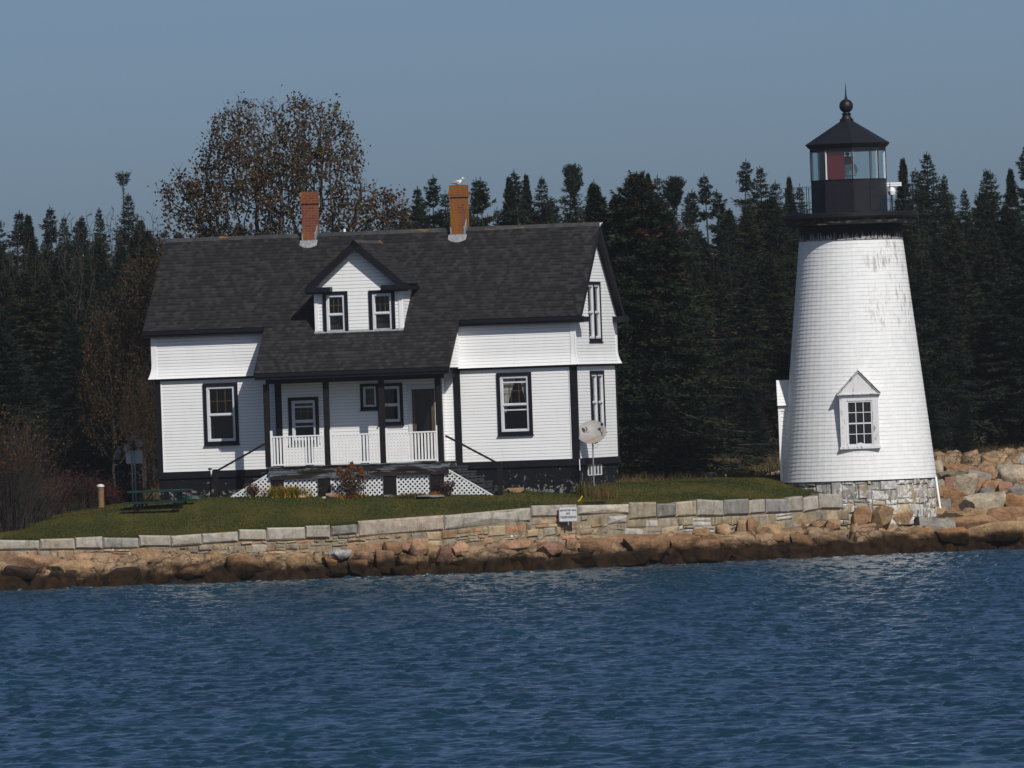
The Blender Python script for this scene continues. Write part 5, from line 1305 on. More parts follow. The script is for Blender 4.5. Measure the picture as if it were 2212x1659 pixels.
# the maple behind the house: envelope traced as two domes on one wide skirt
MY=331.0; mb0=at(600,1050,MY); mpx=MY/F
def mp(u,v): p=at(u,v,MY); return p[0]-mb0[0],p[2]-2.45
lobes=[(540,325,112,122,2.5),(675,322,120,112,2.6),(600,430,215,120,3.0),(435,430,100,90,1.8),(790,455,100,62,1.8),(525,225,22,32,.5),(655,225,50,22,.8)]
def menv(r,n):
    out=[]
    while len(out)<n:
        k=r.choice(7,p=[.25,.28,.22,.11,.11,.01,.02]); u,v,a,b,dp=lobes[k]; q=r.normal(0,1,3);q/=np.linalg.norm(q);q*=r.random()**(1/2.6)
        x,z=mp(u+q[0]*a,v+q[2]*b); out.append((x,q[1]*dp,z))
    return np.array(out)
def leafs_w(P): return np.exp(-((P[:,2]-9.8)/2.3)**2)*np.clip(.55+.8*np.sin(P[:,0]*2.1+P[:,2]*1.3)*np.sin(P[:,2]*2.3+P[:,1]*2),.12,2)+.10
mc,mt=deciduous(31,menv,13000,.10,[(.060,.026,.010),(.095,.048,.010),(.042,.022,.012),(.085,.065,.012),(.040,.038,.012),(.050,.020,.012)],twr=.009,npts=3200,h0=2.2,step=.17,infl=1.5,kill=.26,iters=110,
    roots=((-1.9,0,0),(-1.0,.3,0),(-.3,-.3,0),(.5,.2,0),(.9,-.2,0),(1.6,.2,0),(-2.6,.3,0)))
pm_=make_tree('maple_tree',mc,mt,M['leaf'],M['mbark']); random.seed(1)
plant(pm_,mb0[0],MY,2.45,10,10,'large multi stemmed maple with thinning brown and orange leaves behind the house','tree',rz=0)
# smaller autumn trees
def env2(w_,h1,h2):
    def f(r,n):
        q=r.normal(0,1,(n,3));q/=np.linalg.norm(q,axis=1)[:,None];q*=(r.random(n)**(1/2.6))[:,None]
        return np.stack([q[:,0]*w_,q[:,1]*w_,(h1+h2)/2+q[:,2]*(h2-h1)/2],-1)
    return f
leafs_w=None
AUT=[(.085,.036,.010),(.13,.060,.010),(.035,.020,.011),(.050,.045,.012),(.026,.027,.012),(.022,.020,.012)]
ac,at_=deciduous(41,env2(2.0,1.2,7),6500,.085,AUT,npts=800,h0=1.0,step=.16,infl=1.4,kill=.3,iters=80); P_A=make_tree('autumn_tree',ac,at_,M['leaf'],M['twig'])
ac,at_=deciduous(42,env2(1.7,1.5,7),3600,.085,[(.035,.026,.012),(.050,.030,.014),(.030,.028,.014)],npts=800,h0=1.2,step=.16,infl=1.4,kill=.3,iters=80); P_B=make_tree('autumn_tree',ac,at_,M['leaf'],M['twig'])
ac,at_=deciduous(43,env2(1.8,1.0,7),0,.1,AUT,twr=.011,npts=900,h0=1.0,step=.16,infl=1.4,kill=.3,iters=80); P_C=make_tree('bare_tree',None,at_,M['leaf'],M['twig'])
def tree_at(proto,h0,u,vtop,Y,label,cat,grp=None,sxy=1.,name=None,zb=None):
    p=at(u,vtop,Y); z=(gz(p[0],Y) if zb is None else zb)-.05; return plant(proto,p[0],Y,z,h0,p[2]-z,label,cat,grp,sxy=sxy,name=name)
random.seed(77)
for u,v,Y,pr,s,l in [(235,650,334,P_A,.7,'orange leaved tree crowding the left gable of the house'),(300,560,336,P_B,1.2,'brown orange tree behind the left roof edge'),
    (300,800,327,P_A,.6,'lower orange tree beside the left wall of the house'),(335,720,330,P_B,.8,'dull brown tree close behind the left house corner'),(400,455,338,P_A,1.0,'orange bush topped tree below the left maple branches'),(350,490,341,P_B,1.1,'brown tree showing over the left roof ridge'),
    (470,470,340,P_B,1.0,'brown sapling under the maple, left of the left chimney'),(760,470,339,P_A,1.0,'orange tree showing over the ridge between the chimneys'),(845,450,338,P_A,.9,'orange yellow tree left of the right chimney'),(700,480,341,P_B,1.0,'brown tree behind the white vent pipe'),(590,470,343,P_B,1.0,'brown tree in the middle under the maple')]:
    tree_at(pr,7.1,u,v,Y,l,'tree','autumn trees behind the house',s)
for u,v,Y,s,l in [(50,880,336,.8,'bare grey tree with forked twigs at the left edge'),(44,455,372,.45,'thin bare treetop at the far left skyline'),(143,438,371,.5,'thin bare treetop left of the tall tufted pine'),(199,440,373,.5,'thin bare treetop between two spruces, left skyline'),(235,427,373,.4,'thin bare treetop just left of the tall tufted pine'),(322,436,370,.5,'thin bare treetop left of the maple')]:
    tree_at(P_C,7.1,u,v,Y,l,'tree','bare trees on the left',s)
# big spruce right of the house
bc,btk=spruce(seed=77,h=9.7,w=4.3,base=.02,dens=1.25,sp=.17,spl=.20,brown=.10,cols=[(.014,.022,.009),(.020,.026,.009),(.010,.016,.009)],irr=(.45,1.12),
    leaders=[(.0,0,9.75,1.0),(-.95,.2,9.5,.30),(.32,.3,9.55,.26),(-.45,-.3,9.0,.34),(.9,-.2,8.5,.40)])
pbs=make_tree('spruce_tree',bc,btk,M['needle'],M['bark'])
p=at(1392,1040,325); random.seed(3)
r_=plant(pbs,p[0],325,gz(p[0],325)-.1,9.8,9.72,'broad dark spruce with rusty cones right behind the house gable','tree',rz=0)
# skyline
SK=[(8,467,'f2'),(17,452,'s2'),(68,459,'p2'),(109,441,'s2'),(134,466,'f1'),(152,468,'s2'),(173,480,'f2'),(186,464,'f1'),(222,447,'f1'),(262,367,'thin'),(270,415,'f3'),(303,466,'f2'),
(885,400,'s2'),(900,430,'f2'),(925,376,'s1'),(957,410,'f2'),(1029,382,'s2'),(1042,380,'s1'),(1076,430,'s2'),(1103,377,'p2'),(1125,363,'s1'),(1141,372,'p2'),(1163,379,'f3'),(1219,369,'f2'),(1250,352,'p1'),(1276,392,'f1'),
(1397,369,'p2'),(1408,376,'f2'),(1438,380,'p1'),(1472,407,'s2'),(1493,417,'f2'),(1530,372,'s1'),(1560,406,'s1'),(1594,341,'s1'),(1645,356,'f3'),(1677,388,'f2'),(1704,377,'p2'),(1722,396,'f2'),(1760,400,'f1'),(1810,395,'f4'),(1865,400,'f2'),(1905,395,'f1'),
(1944,337,'p2'),(1985,360,'f2'),(2003,326,'f3'),(2030,375,'f1'),(2055,412,'f2'),(2091,406,'f1'),(2134,362,'f3'),(2150,365,'f2'),(2187,360,'p2'),(2212,305,'s2')]
random.seed(5)
side_=lambda u:'left of the house' if u<350 else ('above the roof' if u<1290 else ('between house and lighthouse' if u<1740 else ('behind the lantern' if u<1925 else 'right of the lighthouse')))
KN={'f1':'dense narrow spruce','f2':'olive green spruce','f3':'broad dark spruce','f4':'thin lower limbed spruce','s1':'sparse tiered spruce','s2':'ragged open spruce','p1':'lollipop topped pine','p2':'tufted pine','thin':'tall bare pine stem with tuft'}
ordn={}
near={8:'at the left photo edge',17:'second from the left photo edge',222:'left of the tall tufted stem',270:'behind the tall tufted stem',925:'left of the gull chimney',957:'just left of the gull chimney',1042:'right of the gull chimney',1250:'left of the big spruce',1438:'right of the big spruce',1594:'tallest between house and lighthouse',1645:'dark and full, left of the gallery rail',1944:'just right of the lantern',2003:'full crown right of the lantern',2212:'cut by the right photo edge'}
TO=['first','second','third','fourth','fifth','sixth','seventh','eighth','ninth','tenth','eleventh','twelfth','thirteenth','fourteenth','fifteenth','sixteenth']
for u,v,k in SK:
    Y=random.uniform(374,386); w_=side_(u)
    if u in near: lb='%s on skyline, %s'%(KN[k],near[u])
    else:
        i=ordn.get((k,w_),0); ordn[(k,w_)]=i+1; lb='%s on skyline %s, %s such'%(KN[k],w_,TO[i])
    k_={'f1':'k1','f2':random.choice(['k2','k5']),'f3':'k3','f4':'k5'}.get(k,k)
    tree_at(PR[k_][0],PR[k_][1],u,v,Y,lb,'tree','trees on the forest skyline',random.uniform(.85,1.15)*{'p1':.70,'p2':.72,'s1':.95,'s2':.90,'thin':1}.get(k,.95))
# the wall of forest below the skyline
sku=np.array([-200]+[q[0] for q in SK]+[2400]); skv=np.array([470]+[q[1] for q in SK]+[380])
def sky_v(u): 
    m_=np.abs(sku-u)<60; return float(np.mean(skv[m_])) if m_.any() else 420.
FW_L={0:'dark spruce in the rear rank of the forest',1:'dark spruce in the middle rank of the forest',2:'spruce in the front rank of the forest with bare lower trunk'}
for rank,(Y0,Y1,st,lo,hi) in enumerate([(390,402,27,38,105),(366,378,34,70,150),(348,357,44,110,280)]):
    u=-130+random.uniform(0,20)
    while u<2360:
        hidden= 420<u<1180 and rank>=1
        if not hidden or random.random()<.35:
            k=random.choice(['k1','k2','k3','k5','f5','f4'] if rank==0 else ['f1','f2','f3','f5','f6','f4','k1','k5'] if rank<2 else ['f4','f2','f5','f4','f6'])
            if random.random()<.06: k='d1'
            v=sky_v(u)+random.uniform(lo,hi)
            tree_at(PR[k][0],PR[k][1],u,v,random.uniform(Y0,Y1),(FW_L[rank]+' '+side_(u)) if k!='d1' else 'dead grey spruce among the forest '+side_(u),'tree',('forest spruces, '+['rear','middle','front'][rank]+' rank, '+side_(u)) if k!='d1' else 'dead spruces in the forest '+side_(u),random.uniform(.85,1.35))
        u+=st*random.uniform(.6,1.3)
for u in list(range(-1150,-140,62))+list(range(2400,3100,62)):
    for Y in (352,378):
        tree_at(PR[random.choice(['f1','f2','f3','f5','f6','k3'])][0],12.,u+random.uniform(-20,20),450+random.uniform(-30,60)-(60 if u>2000 else 0),Y+random.uniform(-5,5),'dark spruce at the end of the forest beyond the '+('left' if u<0 else 'right')+' photo edge','tree','forest spruces beyond the '+('left' if u<0 else 'right')+' photo edge',random.uniform(1.0,1.4))
# young spruces low at the forest edge
for u,v,l in [(2075,870,'young bushy spruce at the forest edge right of the lighthouse'),(600,800,'young spruce hidden behind the left wing'),(1500,900,'young spruce at the forest edge, right of the big spruce'),(1620,840,'young spruce at the forest edge nearer the lighthouse'),(110,780,'young spruce low at the left forest edge'),(30,700,'young spruce at the left photo edge'),(175,700,'young spruce between bare tree and orange tree'),(1990,780,'young spruce just right of the tower')]:
    tree_at(PR['f3'][0],12.,u,v,random.uniform(338,345),l,'tree','young spruces at the forest edge',1.5)

# ------------------------------------------------------------------ shrubs, flowers, grass
def twig_bush(seed,w_,h,n,tr_,lean=.5):
    r=np.random.default_rng(seed); segs=[];tips=[]
    for _ in range(n):
        a=r.uniform(0,6.28); b=np.array([math.cos(a),math.sin(a),0])*r.random()*w_*.35; ln=h*r.uniform(.55,1.05); d=np.array([math.cos(a)*lean*r.random(),math.sin(a)*lean*r.random(),1.]); p=b
        for j in range(5):
            q=p+d*ln/5+r.normal(0,.05,3)*ln/3; segs.append((p,q,tr_*(1-j*.16),tr_*(1-(j+1)*.16)))
            if j>0:
                e=d+r.normal(0,.5,3); f=q+e*ln*.16; segs.append((q,f,tr_*.5,tr_*.25)); tips.append(f); g=f+(e+r.normal(0,.4,3))*ln*.10; segs.append((f,g,tr_*.3,tr_*.2)); tips.append(g)
            p=q
        tips.append(p)
    return segs,np.array(tips)
def shrub(name,u,vt,vb,Y,w_,n,leafn,ls,cols,label,cat='shrub',tr_=.012,lean=.6,seed=1,topleaf=False,grp=None):
    p=at(u,vb,Y); z=gz(p[0],Y)-.03; h=at(u,vt,Y)[2]-z; segs,tips=twig_bush(seed,w_,h,n,tr_,lean); r=np.random.default_rng(seed)
    root=empty(name,(p[0],Y,z)); tag(root,label,cat,grp)
    tv,tf=tubes_np(segs,4); npmesh('stem',tv,tf,M['mbark'] if w_>9 else M['twig'],parent=root)
    if leafn:
        t=tips if not topleaf else tips[tips[:,2]>h*.62]
        C=t[r.integers(len(t),size=leafn)]+r.normal(0,ls*.9,(leafn,3)); dr=r.normal(0,1,(leafn,3));dr/=np.linalg.norm(dr,axis=1)[:,None]
        V,Fc=tri_sprays(C,dr,r.uniform(.6,1.3,leafn)*ls,r.uniform(.5,1,leafn)*ls,r); npmesh('foliage',V,Fc,M['leaf'],np.array(cols)[r.integers(len(cols),size=leafn)]*r.uniform(.6,1.4,leafn)[:,None],parent=root)
    return root
shrub('shrub',18,1035,1140,305.5,1.5,210,6500,.085,[(.24,.11,.012),(.17,.10,.012),(.09,.08,.014)],'big shrub with bare grey stems and orange top leaves at the left edge',tr_.__class__ and .010,.55,2,True) if False else shrub('shrub',25,950,1140,305.5,1.5,230,3000,.06,[(.15,.062,.010),(.10,.052,.010),(.05,.034,.010)],'big shrub with bare grey stems and orange top leaves at the left edge',tr_=.010,lean=.55,seed=2,topleaf=True)
shrub('shrub',80,1050,1125,307,1.1,170,500,.06,[(.12,.06,.012),(.08,.05,.015)],'bare twiggy shrub leaning right beside the orange topped one',tr_=.009,lean=.7,seed=3,topleaf=True)
RED=[(.075,.012,.014),(.055,.012,.012),(.09,.022,.02),(.04,.012,.010)]
for i,(u,vt,w_) in enumerate([(125,1040,.8),(165,1035,.9),(200,1045,.7),(245,1052,.8),(285,1058,.6)]):
    shrub('shrub',u,vt,1100,312.5+i*.3,w_,90,1500,.05,RED,'dark red low shrub, %s from the left, in the row behind the lawn'%TO[i],tr_=.008,lean=.6,seed=20+i,grp='dark red shrubs behind the lawn')
def blades(name,u,vt,vb,y,w_,n,cols,label,cat='plant',fr=True,wd=.03,droop=.7,seed=1):
    x,zz=hpy(u,vb,y); wp=HC+HX*x+HY*y; Yw_=wp[1]; z=gz(wp[0],Yw_)-.02; h=at(u,vt,Yw_)[2]-z; r=np.random.default_rng(seed); V=[];Fc=[];cc=[]
    for i in range(n):
        a=r.uniform(0,6.28); b=np.array([r.normal(0,w_*.22),r.normal(0,.12),0]); L=h*r.uniform(.6,1.2); o=np.array([math.cos(a),math.sin(a)*.6,0])*r.random()*w_*.45; s=np.array([-math.sin(a),math.cos(a),0])*wd*.5
        pts=[b+o*t**1.5+np.array([0,0,L*(t-droop*.55*t**3*r.random()*1.3)]) for t in (0,.4,.75,1.0)]
        c=np.array(cols[r.integers(len(cols))])*r.uniform(.7,1.3)
        for j in range(3):
            k=len(V); w0=1-j*.3;w1=1-(j+1)*.32; V+=[pts[j]-s*w0,pts[j]+s*w0,pts[j+1]+s*w1,pts[j+1]-s*w1]; Fc.append((k,k+1,k+2,k+3)); cc.append(c)
    o=npmesh(name,np.array(V),np.array(Fc),M['leaf'],np.array(cc)); o.location=(wp[0],Yw_,z); tag(o,label,cat); return o
YG=[(.34,.25,.03),(.42,.22,.02),(.17,.18,.02),(.46,.16,.015),(.24,.22,.03)]
blades('daylily_clump',617,1046,1087,PY-.45,1.35,800,YG,'yellow green arching daylily clump in front of the left lattice',seed=4)
blades('grass_clump',762,1060,1090,PY-.42,.8,240,[(.20,.09,.02),(.14,.08,.02),(.24,.13,.03)],'ochre grassy clump at the foot of the hydrangea',seed=5)
blades('daylily_clump',893,1062,1085,PY-.40,1.0,300,[(.16,.12,.03),(.10,.10,.03),(.20,.10,.03)],'low dull green clump in front of the right lattice panel',seed=6)
blades('grass_clump',1268,1028,1046,-.3,.7,160,[(.10,.085,.02),(.14,.11,.03)],'tall wild grass tuft at the house corner beside the dish',seed=7,wd=.015)
blades('grass_clump',1305,1036,1046,-.5,1.0,200,[(.14,.10,.04),(.11,.075,.035)],'dry reddish grass tuft around the foot of the dish pole',seed=8,wd=.012)
# hydrangea
hp=HC+HX*hpy(758,1088,PY-.35)[0]+HY*(PY-.35); hz=gz(hp[0],hp[1])-.02
hr=empty('hydrangea',(hp[0],hp[1],hz)); tag(hr,'leggy hydrangea with dry brown flower cones in front of the porch','shrub')
segs,tips=twig_bush(9,.8,.62,26,.008,.55); cone=[(735,1012),(748,1018),(760,1002),(778,1015),(752,1026),(742,1000+24)]
r=np.random.default_rng(3); CV=[];CF=[];CC=[]
for (u,v) in [(734,1020),(750,1024),(760,1009),(779,1020)]:
    x,z=hpy(u,v,PY-.35); q=HC+HX*x+HY*(PY-.35); top=np.array([q[0]-hp[0],q[1]-hp[1],z-hz]); segs.append((np.array([r.normal(0,.05),0,0]),top*np.array([.6,1,.55]),.010,.008)); segs.append((top*np.array([.6,1,.55]),top-np.array([0,0,.08]),.008,.006))
    m_=260; t=r.random(m_); a=r.uniform(0,6.28,m_); rr=.10*(1-t)**.8+.01; C=np.stack([top[0]+rr*np.cos(a),top[1]+rr*np.sin(a),top[2]-.09+.24*t],-1); d=r.normal(0,1,(m_,3));d/=np.linalg.norm(d,axis=1)[:,None]
    V,Fc=tri_sprays(C,d,np.full(m_,.05),np.full(m_,.045),r); CF.append(Fc+sum(len(q) for q in CV)); CV.append(V); CC.append(np.tile(np.array([[.17,.075,.04]]),(m_,1))*r.uniform(.6,1.4,m_)[:,None])
tv,tf=tubes_np(segs,4); npmesh('stem',tv,tf,M['twig'],parent=hr); npmesh('flower_cone',np.concatenate(CV),np.concatenate(CF),M['leaf'],np.concatenate(CC),parent=hr)
C=tips[r.integers(len(tips),size=420)]+r.normal(0,.05,(420,3)); d=r.normal(0,1,(420,3));d/=np.linalg.norm(d,axis=1)[:,None]; V,Fc=tri_sprays(C,d,np.full(420,.07),np.full(420,.055),r)
npmesh('foliage',V,Fc,M['leaf'],np.array([(.06,.035,.02),(.05,.05,.02),(.10,.05,.02)])[r.integers(3,size=420)],parent=hr)
def lshrub(u,vt,vb,label,seed):
    q=HC+HX*hpy(u,vb,PY-.2)[0]+HY*(PY-.2); z=gz(q[0],q[1])-.02; h=at(u,vt,q[1])[2]-z; segs,tips=twig_bush(seed,.4,h,26,.007,.5); root=empty('rose_bush',(q[0],q[1],z)); tag(root,label,'shrub')
    tv,tf=tubes_np(segs,4); npmesh('stem',tv,tf,M['twig'],parent=root); r=np.random.default_rng(seed); C=tips[r.integers(len(tips),size=420)]+r.normal(0,.03,(420,3)); d=r.normal(0,1,(420,3));d/=np.linalg.norm(d,axis=1)[:,None]; V,Fc=tri_sprays(C,d,np.full(420,.05),np.full(420,.04),r); npmesh('foliage',V,Fc,M['leaf'],np.array([(.06,.014,.014),(.035,.016,.012),(.08,.03,.02)])[r.integers(3,size=420)],parent=root)
lshrub(546,1050,1084,'small dark red bush before the left stair lattice',51); lshrub(966,1042,1075,'small dark bush before the right stair lattice',52)
# lawn blades, dry grass (uncountable)
def grass(name,n,xa,xb,ya,yb,h,cols,label,cat,cond=None,seed=1,wd=.012,clump=None,shear=.5):
    r=np.random.default_rng(seed); x=r.uniform(xa,xb,n); y=r.uniform(ya,yb,n) if ya is not None else None
    if y is None: y=Yw(x)+.14+r.random(n)**1.25*yb
    m_=np.ones(n,bool) if cond is None else cond(x,y); x=x[m_];y=y[m_];n=len(x); z=ground(x,y)-.008
    a=r.uniform(0,6.28,n); hh=h*r.uniform(.4,1.2,n); pc=np.clip(.5+.75*np.sin(x*.35+1.7*np.sin(y*.5)+.6*np.sin(x*1.3))*np.sin(y*1.5+x*.25+np.sin(x*.8))+r.normal(0,.2,n),0,1)
    V=np.empty((n,3,3)); dx_=np.cos(a)*wd;dy_=np.sin(a)*wd
    V[:,0]=np.stack([x-dx_,y-dy_,z],-1);V[:,1]=np.stack([x+dx_,y+dy_,z],-1);V[:,2]=np.stack([x+r.normal(0,shear,n)*hh,y+r.normal(0,shear,n)*hh,z+hh],-1)
    c0=np.array(cols[0]);c1=np.array(cols[1]); cc=(c0[None]*(1-pc[:,None])+c1[None]*pc[:,None])*r.uniform(.75,1.25,n)[:,None]
    o=npmesh(name,V.reshape(-1,3),np.arange(3*n).reshape(n,3),M['grass'],cc); tag(o,label,cat,kind='stuff'); return o
def nohouse(x,y):
    px=(x-HC[0]);py=(y-HC[1]); lx=px*HX[0]+py*HX[1]; ly=px*HY[0]+py*HY[1]
    return ~((lx>-HW)&(lx<0)&(ly>0)&(ly<HD))&(((x-TC[0])**2+(y-TC[1])**2)>r0**2)
grass('lawn_grass',150000,-15,10.0,None,13.5,.05,[(.019,.033,.007),(.085,.072,.018)],'short mown grass with olive and green patches','grass',nohouse,2)
grass('dry_grass',26000,-16,18,317,352,.26,[(.050,.040,.016),(.12,.085,.04)],'wild dry grass at the forest edge','grass',lambda x,y:nohouse(x,y)&((x<9.2)|(y>334)),3,wd=.014)

# ------------------------------------------------------------------ objects on the lawn
def ptable():
    u0=at(278,1060,306.8);u1=at(413,1060,306.8); L=(u1[0]-u0[0])/math.cos(PSI)-.10; c=(u0+u1)/2; z=gz(c[0],306.8); zt=c[2]-z+.02
    t=empty('picnic_table',(c[0],306.8,z-.01),-PSI); tag(t,'dark green metal picnic table on the lawn left of the house','table')
    m_=MB()
    for k in range(5): m_.box(-L/2,L/2,-.375+k*.152,-.375+k*.152+.142,zt-.028,zt+.012)
    m_.box(-L/2,L/2,-.38,-.3745,zt-.05,zt+.01); m_.build('tabletop',M['green'],t)
    for sg in (-1,1):
        m_=MB(); y=sg*.62
        m_.box(-L/2,L/2,y-.13,y-.005,zt-.345,zt-.312); m_.box(-L/2,L/2,y+.005,y+.13,zt-.345,zt-.312); m_.box(-L/2,L/2,y-.134,y-.128,zt-.37,zt-.316); m_.build('bench',M['green'],t)
        for sx in (-1,1):
            q=MB(); x=sx*L*.335; q.box(x-.025,x+.025,y-.03,y+.03,0,zt-.346); q.build('leg',M['iron'],t)
    for sx in (-1,1):
        q=MB(); x=sx*L*.335
        q.box(x-.065,x-.02,-.03,.03,0,zt-.03); q.box(x+.02,x+.065,-.03,.03,0,zt-.03); q.box(x-.019,x+.019,-.62,.62,zt-.40,zt-.352); q.box(x-.018,x+.018,-.60,.60,.02,.05)
        q.bar((x-sx*.06,0,zt-.40),(x-sx*.40,0,zt-.03),.03,.03); q.build('pedestal',M['iron'],t)
ptable()
p=at(414,1088,308.5); gz0=gz(p[0],308.5); q=MB(); 
for k in range(5):
    R_=.42-.035*k; q.tube([(R_*math.cos(a)*1.0,R_*math.sin(a)*.55,.03+.035*(k%3)+.012*math.sin(3*a)) for a in np.linspace(0,2*PI,26)],.018,6,cap=False)
o=q.build('garden_hose',M['green'],None,loc=(p[0],308.5,gz0)); tag(o,'coiled green garden hose on the grass right of the picnic table','hose')
# hydrant with hose
a=at(453,1015,309.5);b=at(456,1083,309.5); q=MB(); q.tube([b-[0,0,.1],a],.03,8); q.lathe([(.0,0),(.065,0),(.07,.03),(.05,.05),(0,.055)],14); 
for i in range(len(q.v)-14*4*1,len(q.v)): pass
yh=empty('yard_hydrant',(b[0],309.5,b[2]-.1)); tag(yh,'thin black yard hydrant with white nozzle beside the left stair post','hydrant')
q=MB(); H_=a[2]-b[2]+.1; q.tube([(0,0,0),(0,0,H_)],.022,8); q.build('standpipe',M['iron'],yh)
q=MB(); q.lathe([(0,H_),(.05,H_),(.065,H_+.02),(.05,H_+.05),(0,H_+.055)],14); q.build('cap',M['iron'],yh)
q=MB(); q.tube([(.02,-.02,H_-.02),(.035,-.03,H_-.06),(.035,-.03,H_-.20)],.02,8); q.build('nozzle',M['white'],yh)
q=MB(); q.tube([(.035+.16*t,-.03,H_-.20-.62*t**.8) for t in np.linspace(0,1,10)],.009,6); q.build('hose',M['green'],yh)
# back of a sign with floodlights
YS=313.5; a=at(289.6,986.8,YS); zg=gz(a[0],YS); k=YS/F
sg=empty('sign_on_posts',(a[0],YS,zg)); tag(sg,'blank grey back of a sign on two metal posts left of the house','sign')
q=MB(); w2=17.9*k;h2=14.6*k; zc_=a[2]-zg; 
def rr(w_,h,r_,n=5): 
    P=[]
    for cx,cy,a0 in ((w_-r_,h-r_,0),(-w_+r_,h-r_,90),(-w_+r_,-h+r_,180),(w_-r_,-h+r_,270)):
        for i in range(n+1): t=math.radians(a0+90*i/n); P.append((cx+r_*math.cos(t),cy+r_*math.sin(t)))
    return P
def plate(mb,pts,y0,y1,cz_=0,mi=0,cx=0):
    f=[(cx+x,y0,cz_+z) for x,z in pts]; b=[(cx+x,y1,cz_+z) for x,z in pts]; mb.face(f[::-1] if False else f,None,mi); mb.face(b[::-1],None,mi)
    for i in range(len(pts)): j=(i+1)%len(pts); mb.face([f[i],b[i],b[j],f[j]],None,mi)
plate(q,rr(w2,h2,.05),.03,.036,zc_); q.build('panel',M['signw'],sg)
for s_ in (-1,1): q=MB(); q.box(s_*.045-.02-.03,s_*.045+.02-.03,-.02,.025,0,zc_+h2+.0+(.22 if s_>0 else 0)); q.build('post',M['galv'],sg)
fl_=empty('floodlight_pair',(a[0],YS-.1,zg+zc_+h2)); tag(fl_,'two round cream horn lamps clustered on top of the sign posts','lamp')
for dx_,dz_,az in ((.16,.20,.5),(-.20,.07,-1.0)):
    q=MB(); pr_=[(.03,-.12),(.05,-.08),(.10,-.02),(.125,.03),(.12,.035),(.09,.0),(0,-.02)]
    q.lathe(pr_,18); o=q.build('lamp_head',M['cream'],fl_,smooth=False,loc=(dx_,-.02,dz_)); o.rotation_euler=(math.radians(90),0,az)
q=MB(); q.tube([(-.2,0,.07),(0,0,.02),(.16,0,.16)],.02,8); q.tube([(0,0,-.02),(0,0,.30)],.03,8); q.build('bracket',M['iron'],fl_)
q=MB(); q.lathe([(0,.30),(.07,.31),(.08,.36),(.05,.42),(0,.44)],14); q.build('photocell',simple('pale_blue_glass',(.16,.22,.24),(.12,.16,.18),5,.3,.5),fl_)
# street lantern
YL=316; a=at(252,985,YL); zg=gz(a[0],YL); H_=a[2]-zg; t=empty('lamp_post',(a[0]+.05,YL,zg)); tag(t,'old black lantern lamp post in the shade behind the sign','street lamp')
q=MB(); q.tube([(0,0,0),(0,0,H_-.12)],[.05,.03],8); q.build('post',M['iron'],t); q=MB(); q.lathe([(.05,H_-.12),(.11,H_+.10),(.13,H_+.11),(.03,H_+.20),(0,H_+.22)],6); q.build('lamp_shade',M['galv'],t)
# wooden post with cap
YP=311; a=at(217,1049,YP); b=at(218,1095,YP); q=MB(); zg=gz(a[0],YP); H_=a[2]-zg; wp_=empty('bollard',(a[0],YP,zg-.05)); tag(wp_,'tan wooden bollard with white cap at the left edge of the lawn','bollard')
q.tube([(0,0,0),(0,0,H_)],.095,14); q.build('post',M['tan'],wp_); q=MB(); q.lathe([(.10,H_),(.115,H_+.01),(.115,H_+.06),(.05,H_+.09),(0,H_+.095)],16); q.build('cap',M['oldwhite'],wp_)
# warning sign on the wall
xs_=(1227.3-1106)/75*1.01; ysn=float(Yw(xs_))-.34; c=at(1227.3,1110.3,ysn); k=ysn/F
ws_=empty('warning_sign',(c[0],ysn,c[2]),math.radians(22)*0+math.radians(6)); tag(ws_,'small white RESTRICTED AREA NO TRESPASSING sign mounted on the stone wall','sign')
w2=20.3*k;h2=16.7*k; q=MB(); plate(q,rr(w2,h2,.035),0,.008); pn=q.build('panel',M['signw'],ws_)
q=MB(); o_=rr(w2-.006,h2-.006,.030);i_=rr(w2-.016,h2-.016,.025)
for i in range(len(o_)): j=(i+1)%len(o_); q.face([(o_[i][0],-.002,o_[i][1]),(i_[i][0],-.002,i_[i][1]),(i_[j][0],-.002,i_[j][1]),(o_[j][0],-.002,o_[j][1])])
q.build('border',M['signk'],pn)
def text(s,size,loc,mat,parent,name='lettering',rot=(PI/2,0,0),wide=None,ext=.001,yoff=0,shear=0):
    cu=D.curves.new('txt','FONT'); cu.body=s; cu.size=size; cu.align_x='CENTER'; cu.align_y='CENTER'; cu.extrude=ext; cu.offset=size*.018; cu.shear=shear
    o=D.objects.new('txt',cu); COL.objects.link(o); bpy.context.view_layer.update(); dg=bpy.context.evaluated_depsgraph_get(); me=D.meshes.new_from_object(o.evaluated_get(dg)); D.objects.remove(o); 
    co=np.empty(len(me.vertices)*3,dtype=np.float32); me.vertices.foreach_get('co',co); P=co.reshape(-1,3)
    if wide: P[:,0]*=wide/(P[:,0].max()-P[:,0].min())
    me.vertices.foreach_set('co',P.ravel()); me.materials.clear(); me.materials.append(mat); me.name=name; o=D.objects.new(name,me); o.location=loc; o.rotation_euler=rot; link(o,parent); return o
text('RESTRICTED AREA',.068,(0,-.004,.105),M['signk'],pn,wide=w2*1.78); text('NO',.088,(0,-.004,.012),M['signk'],pn,wide=.115); text('TRESPASSING',.088,(0,-.004,-.095),M['signk'],pn,wide=w2*1.74)
q=MB(); q.box(-.018,.018,.01,.03,-h2-.10,h2); q.build('bracket',M['galv'],ws_)
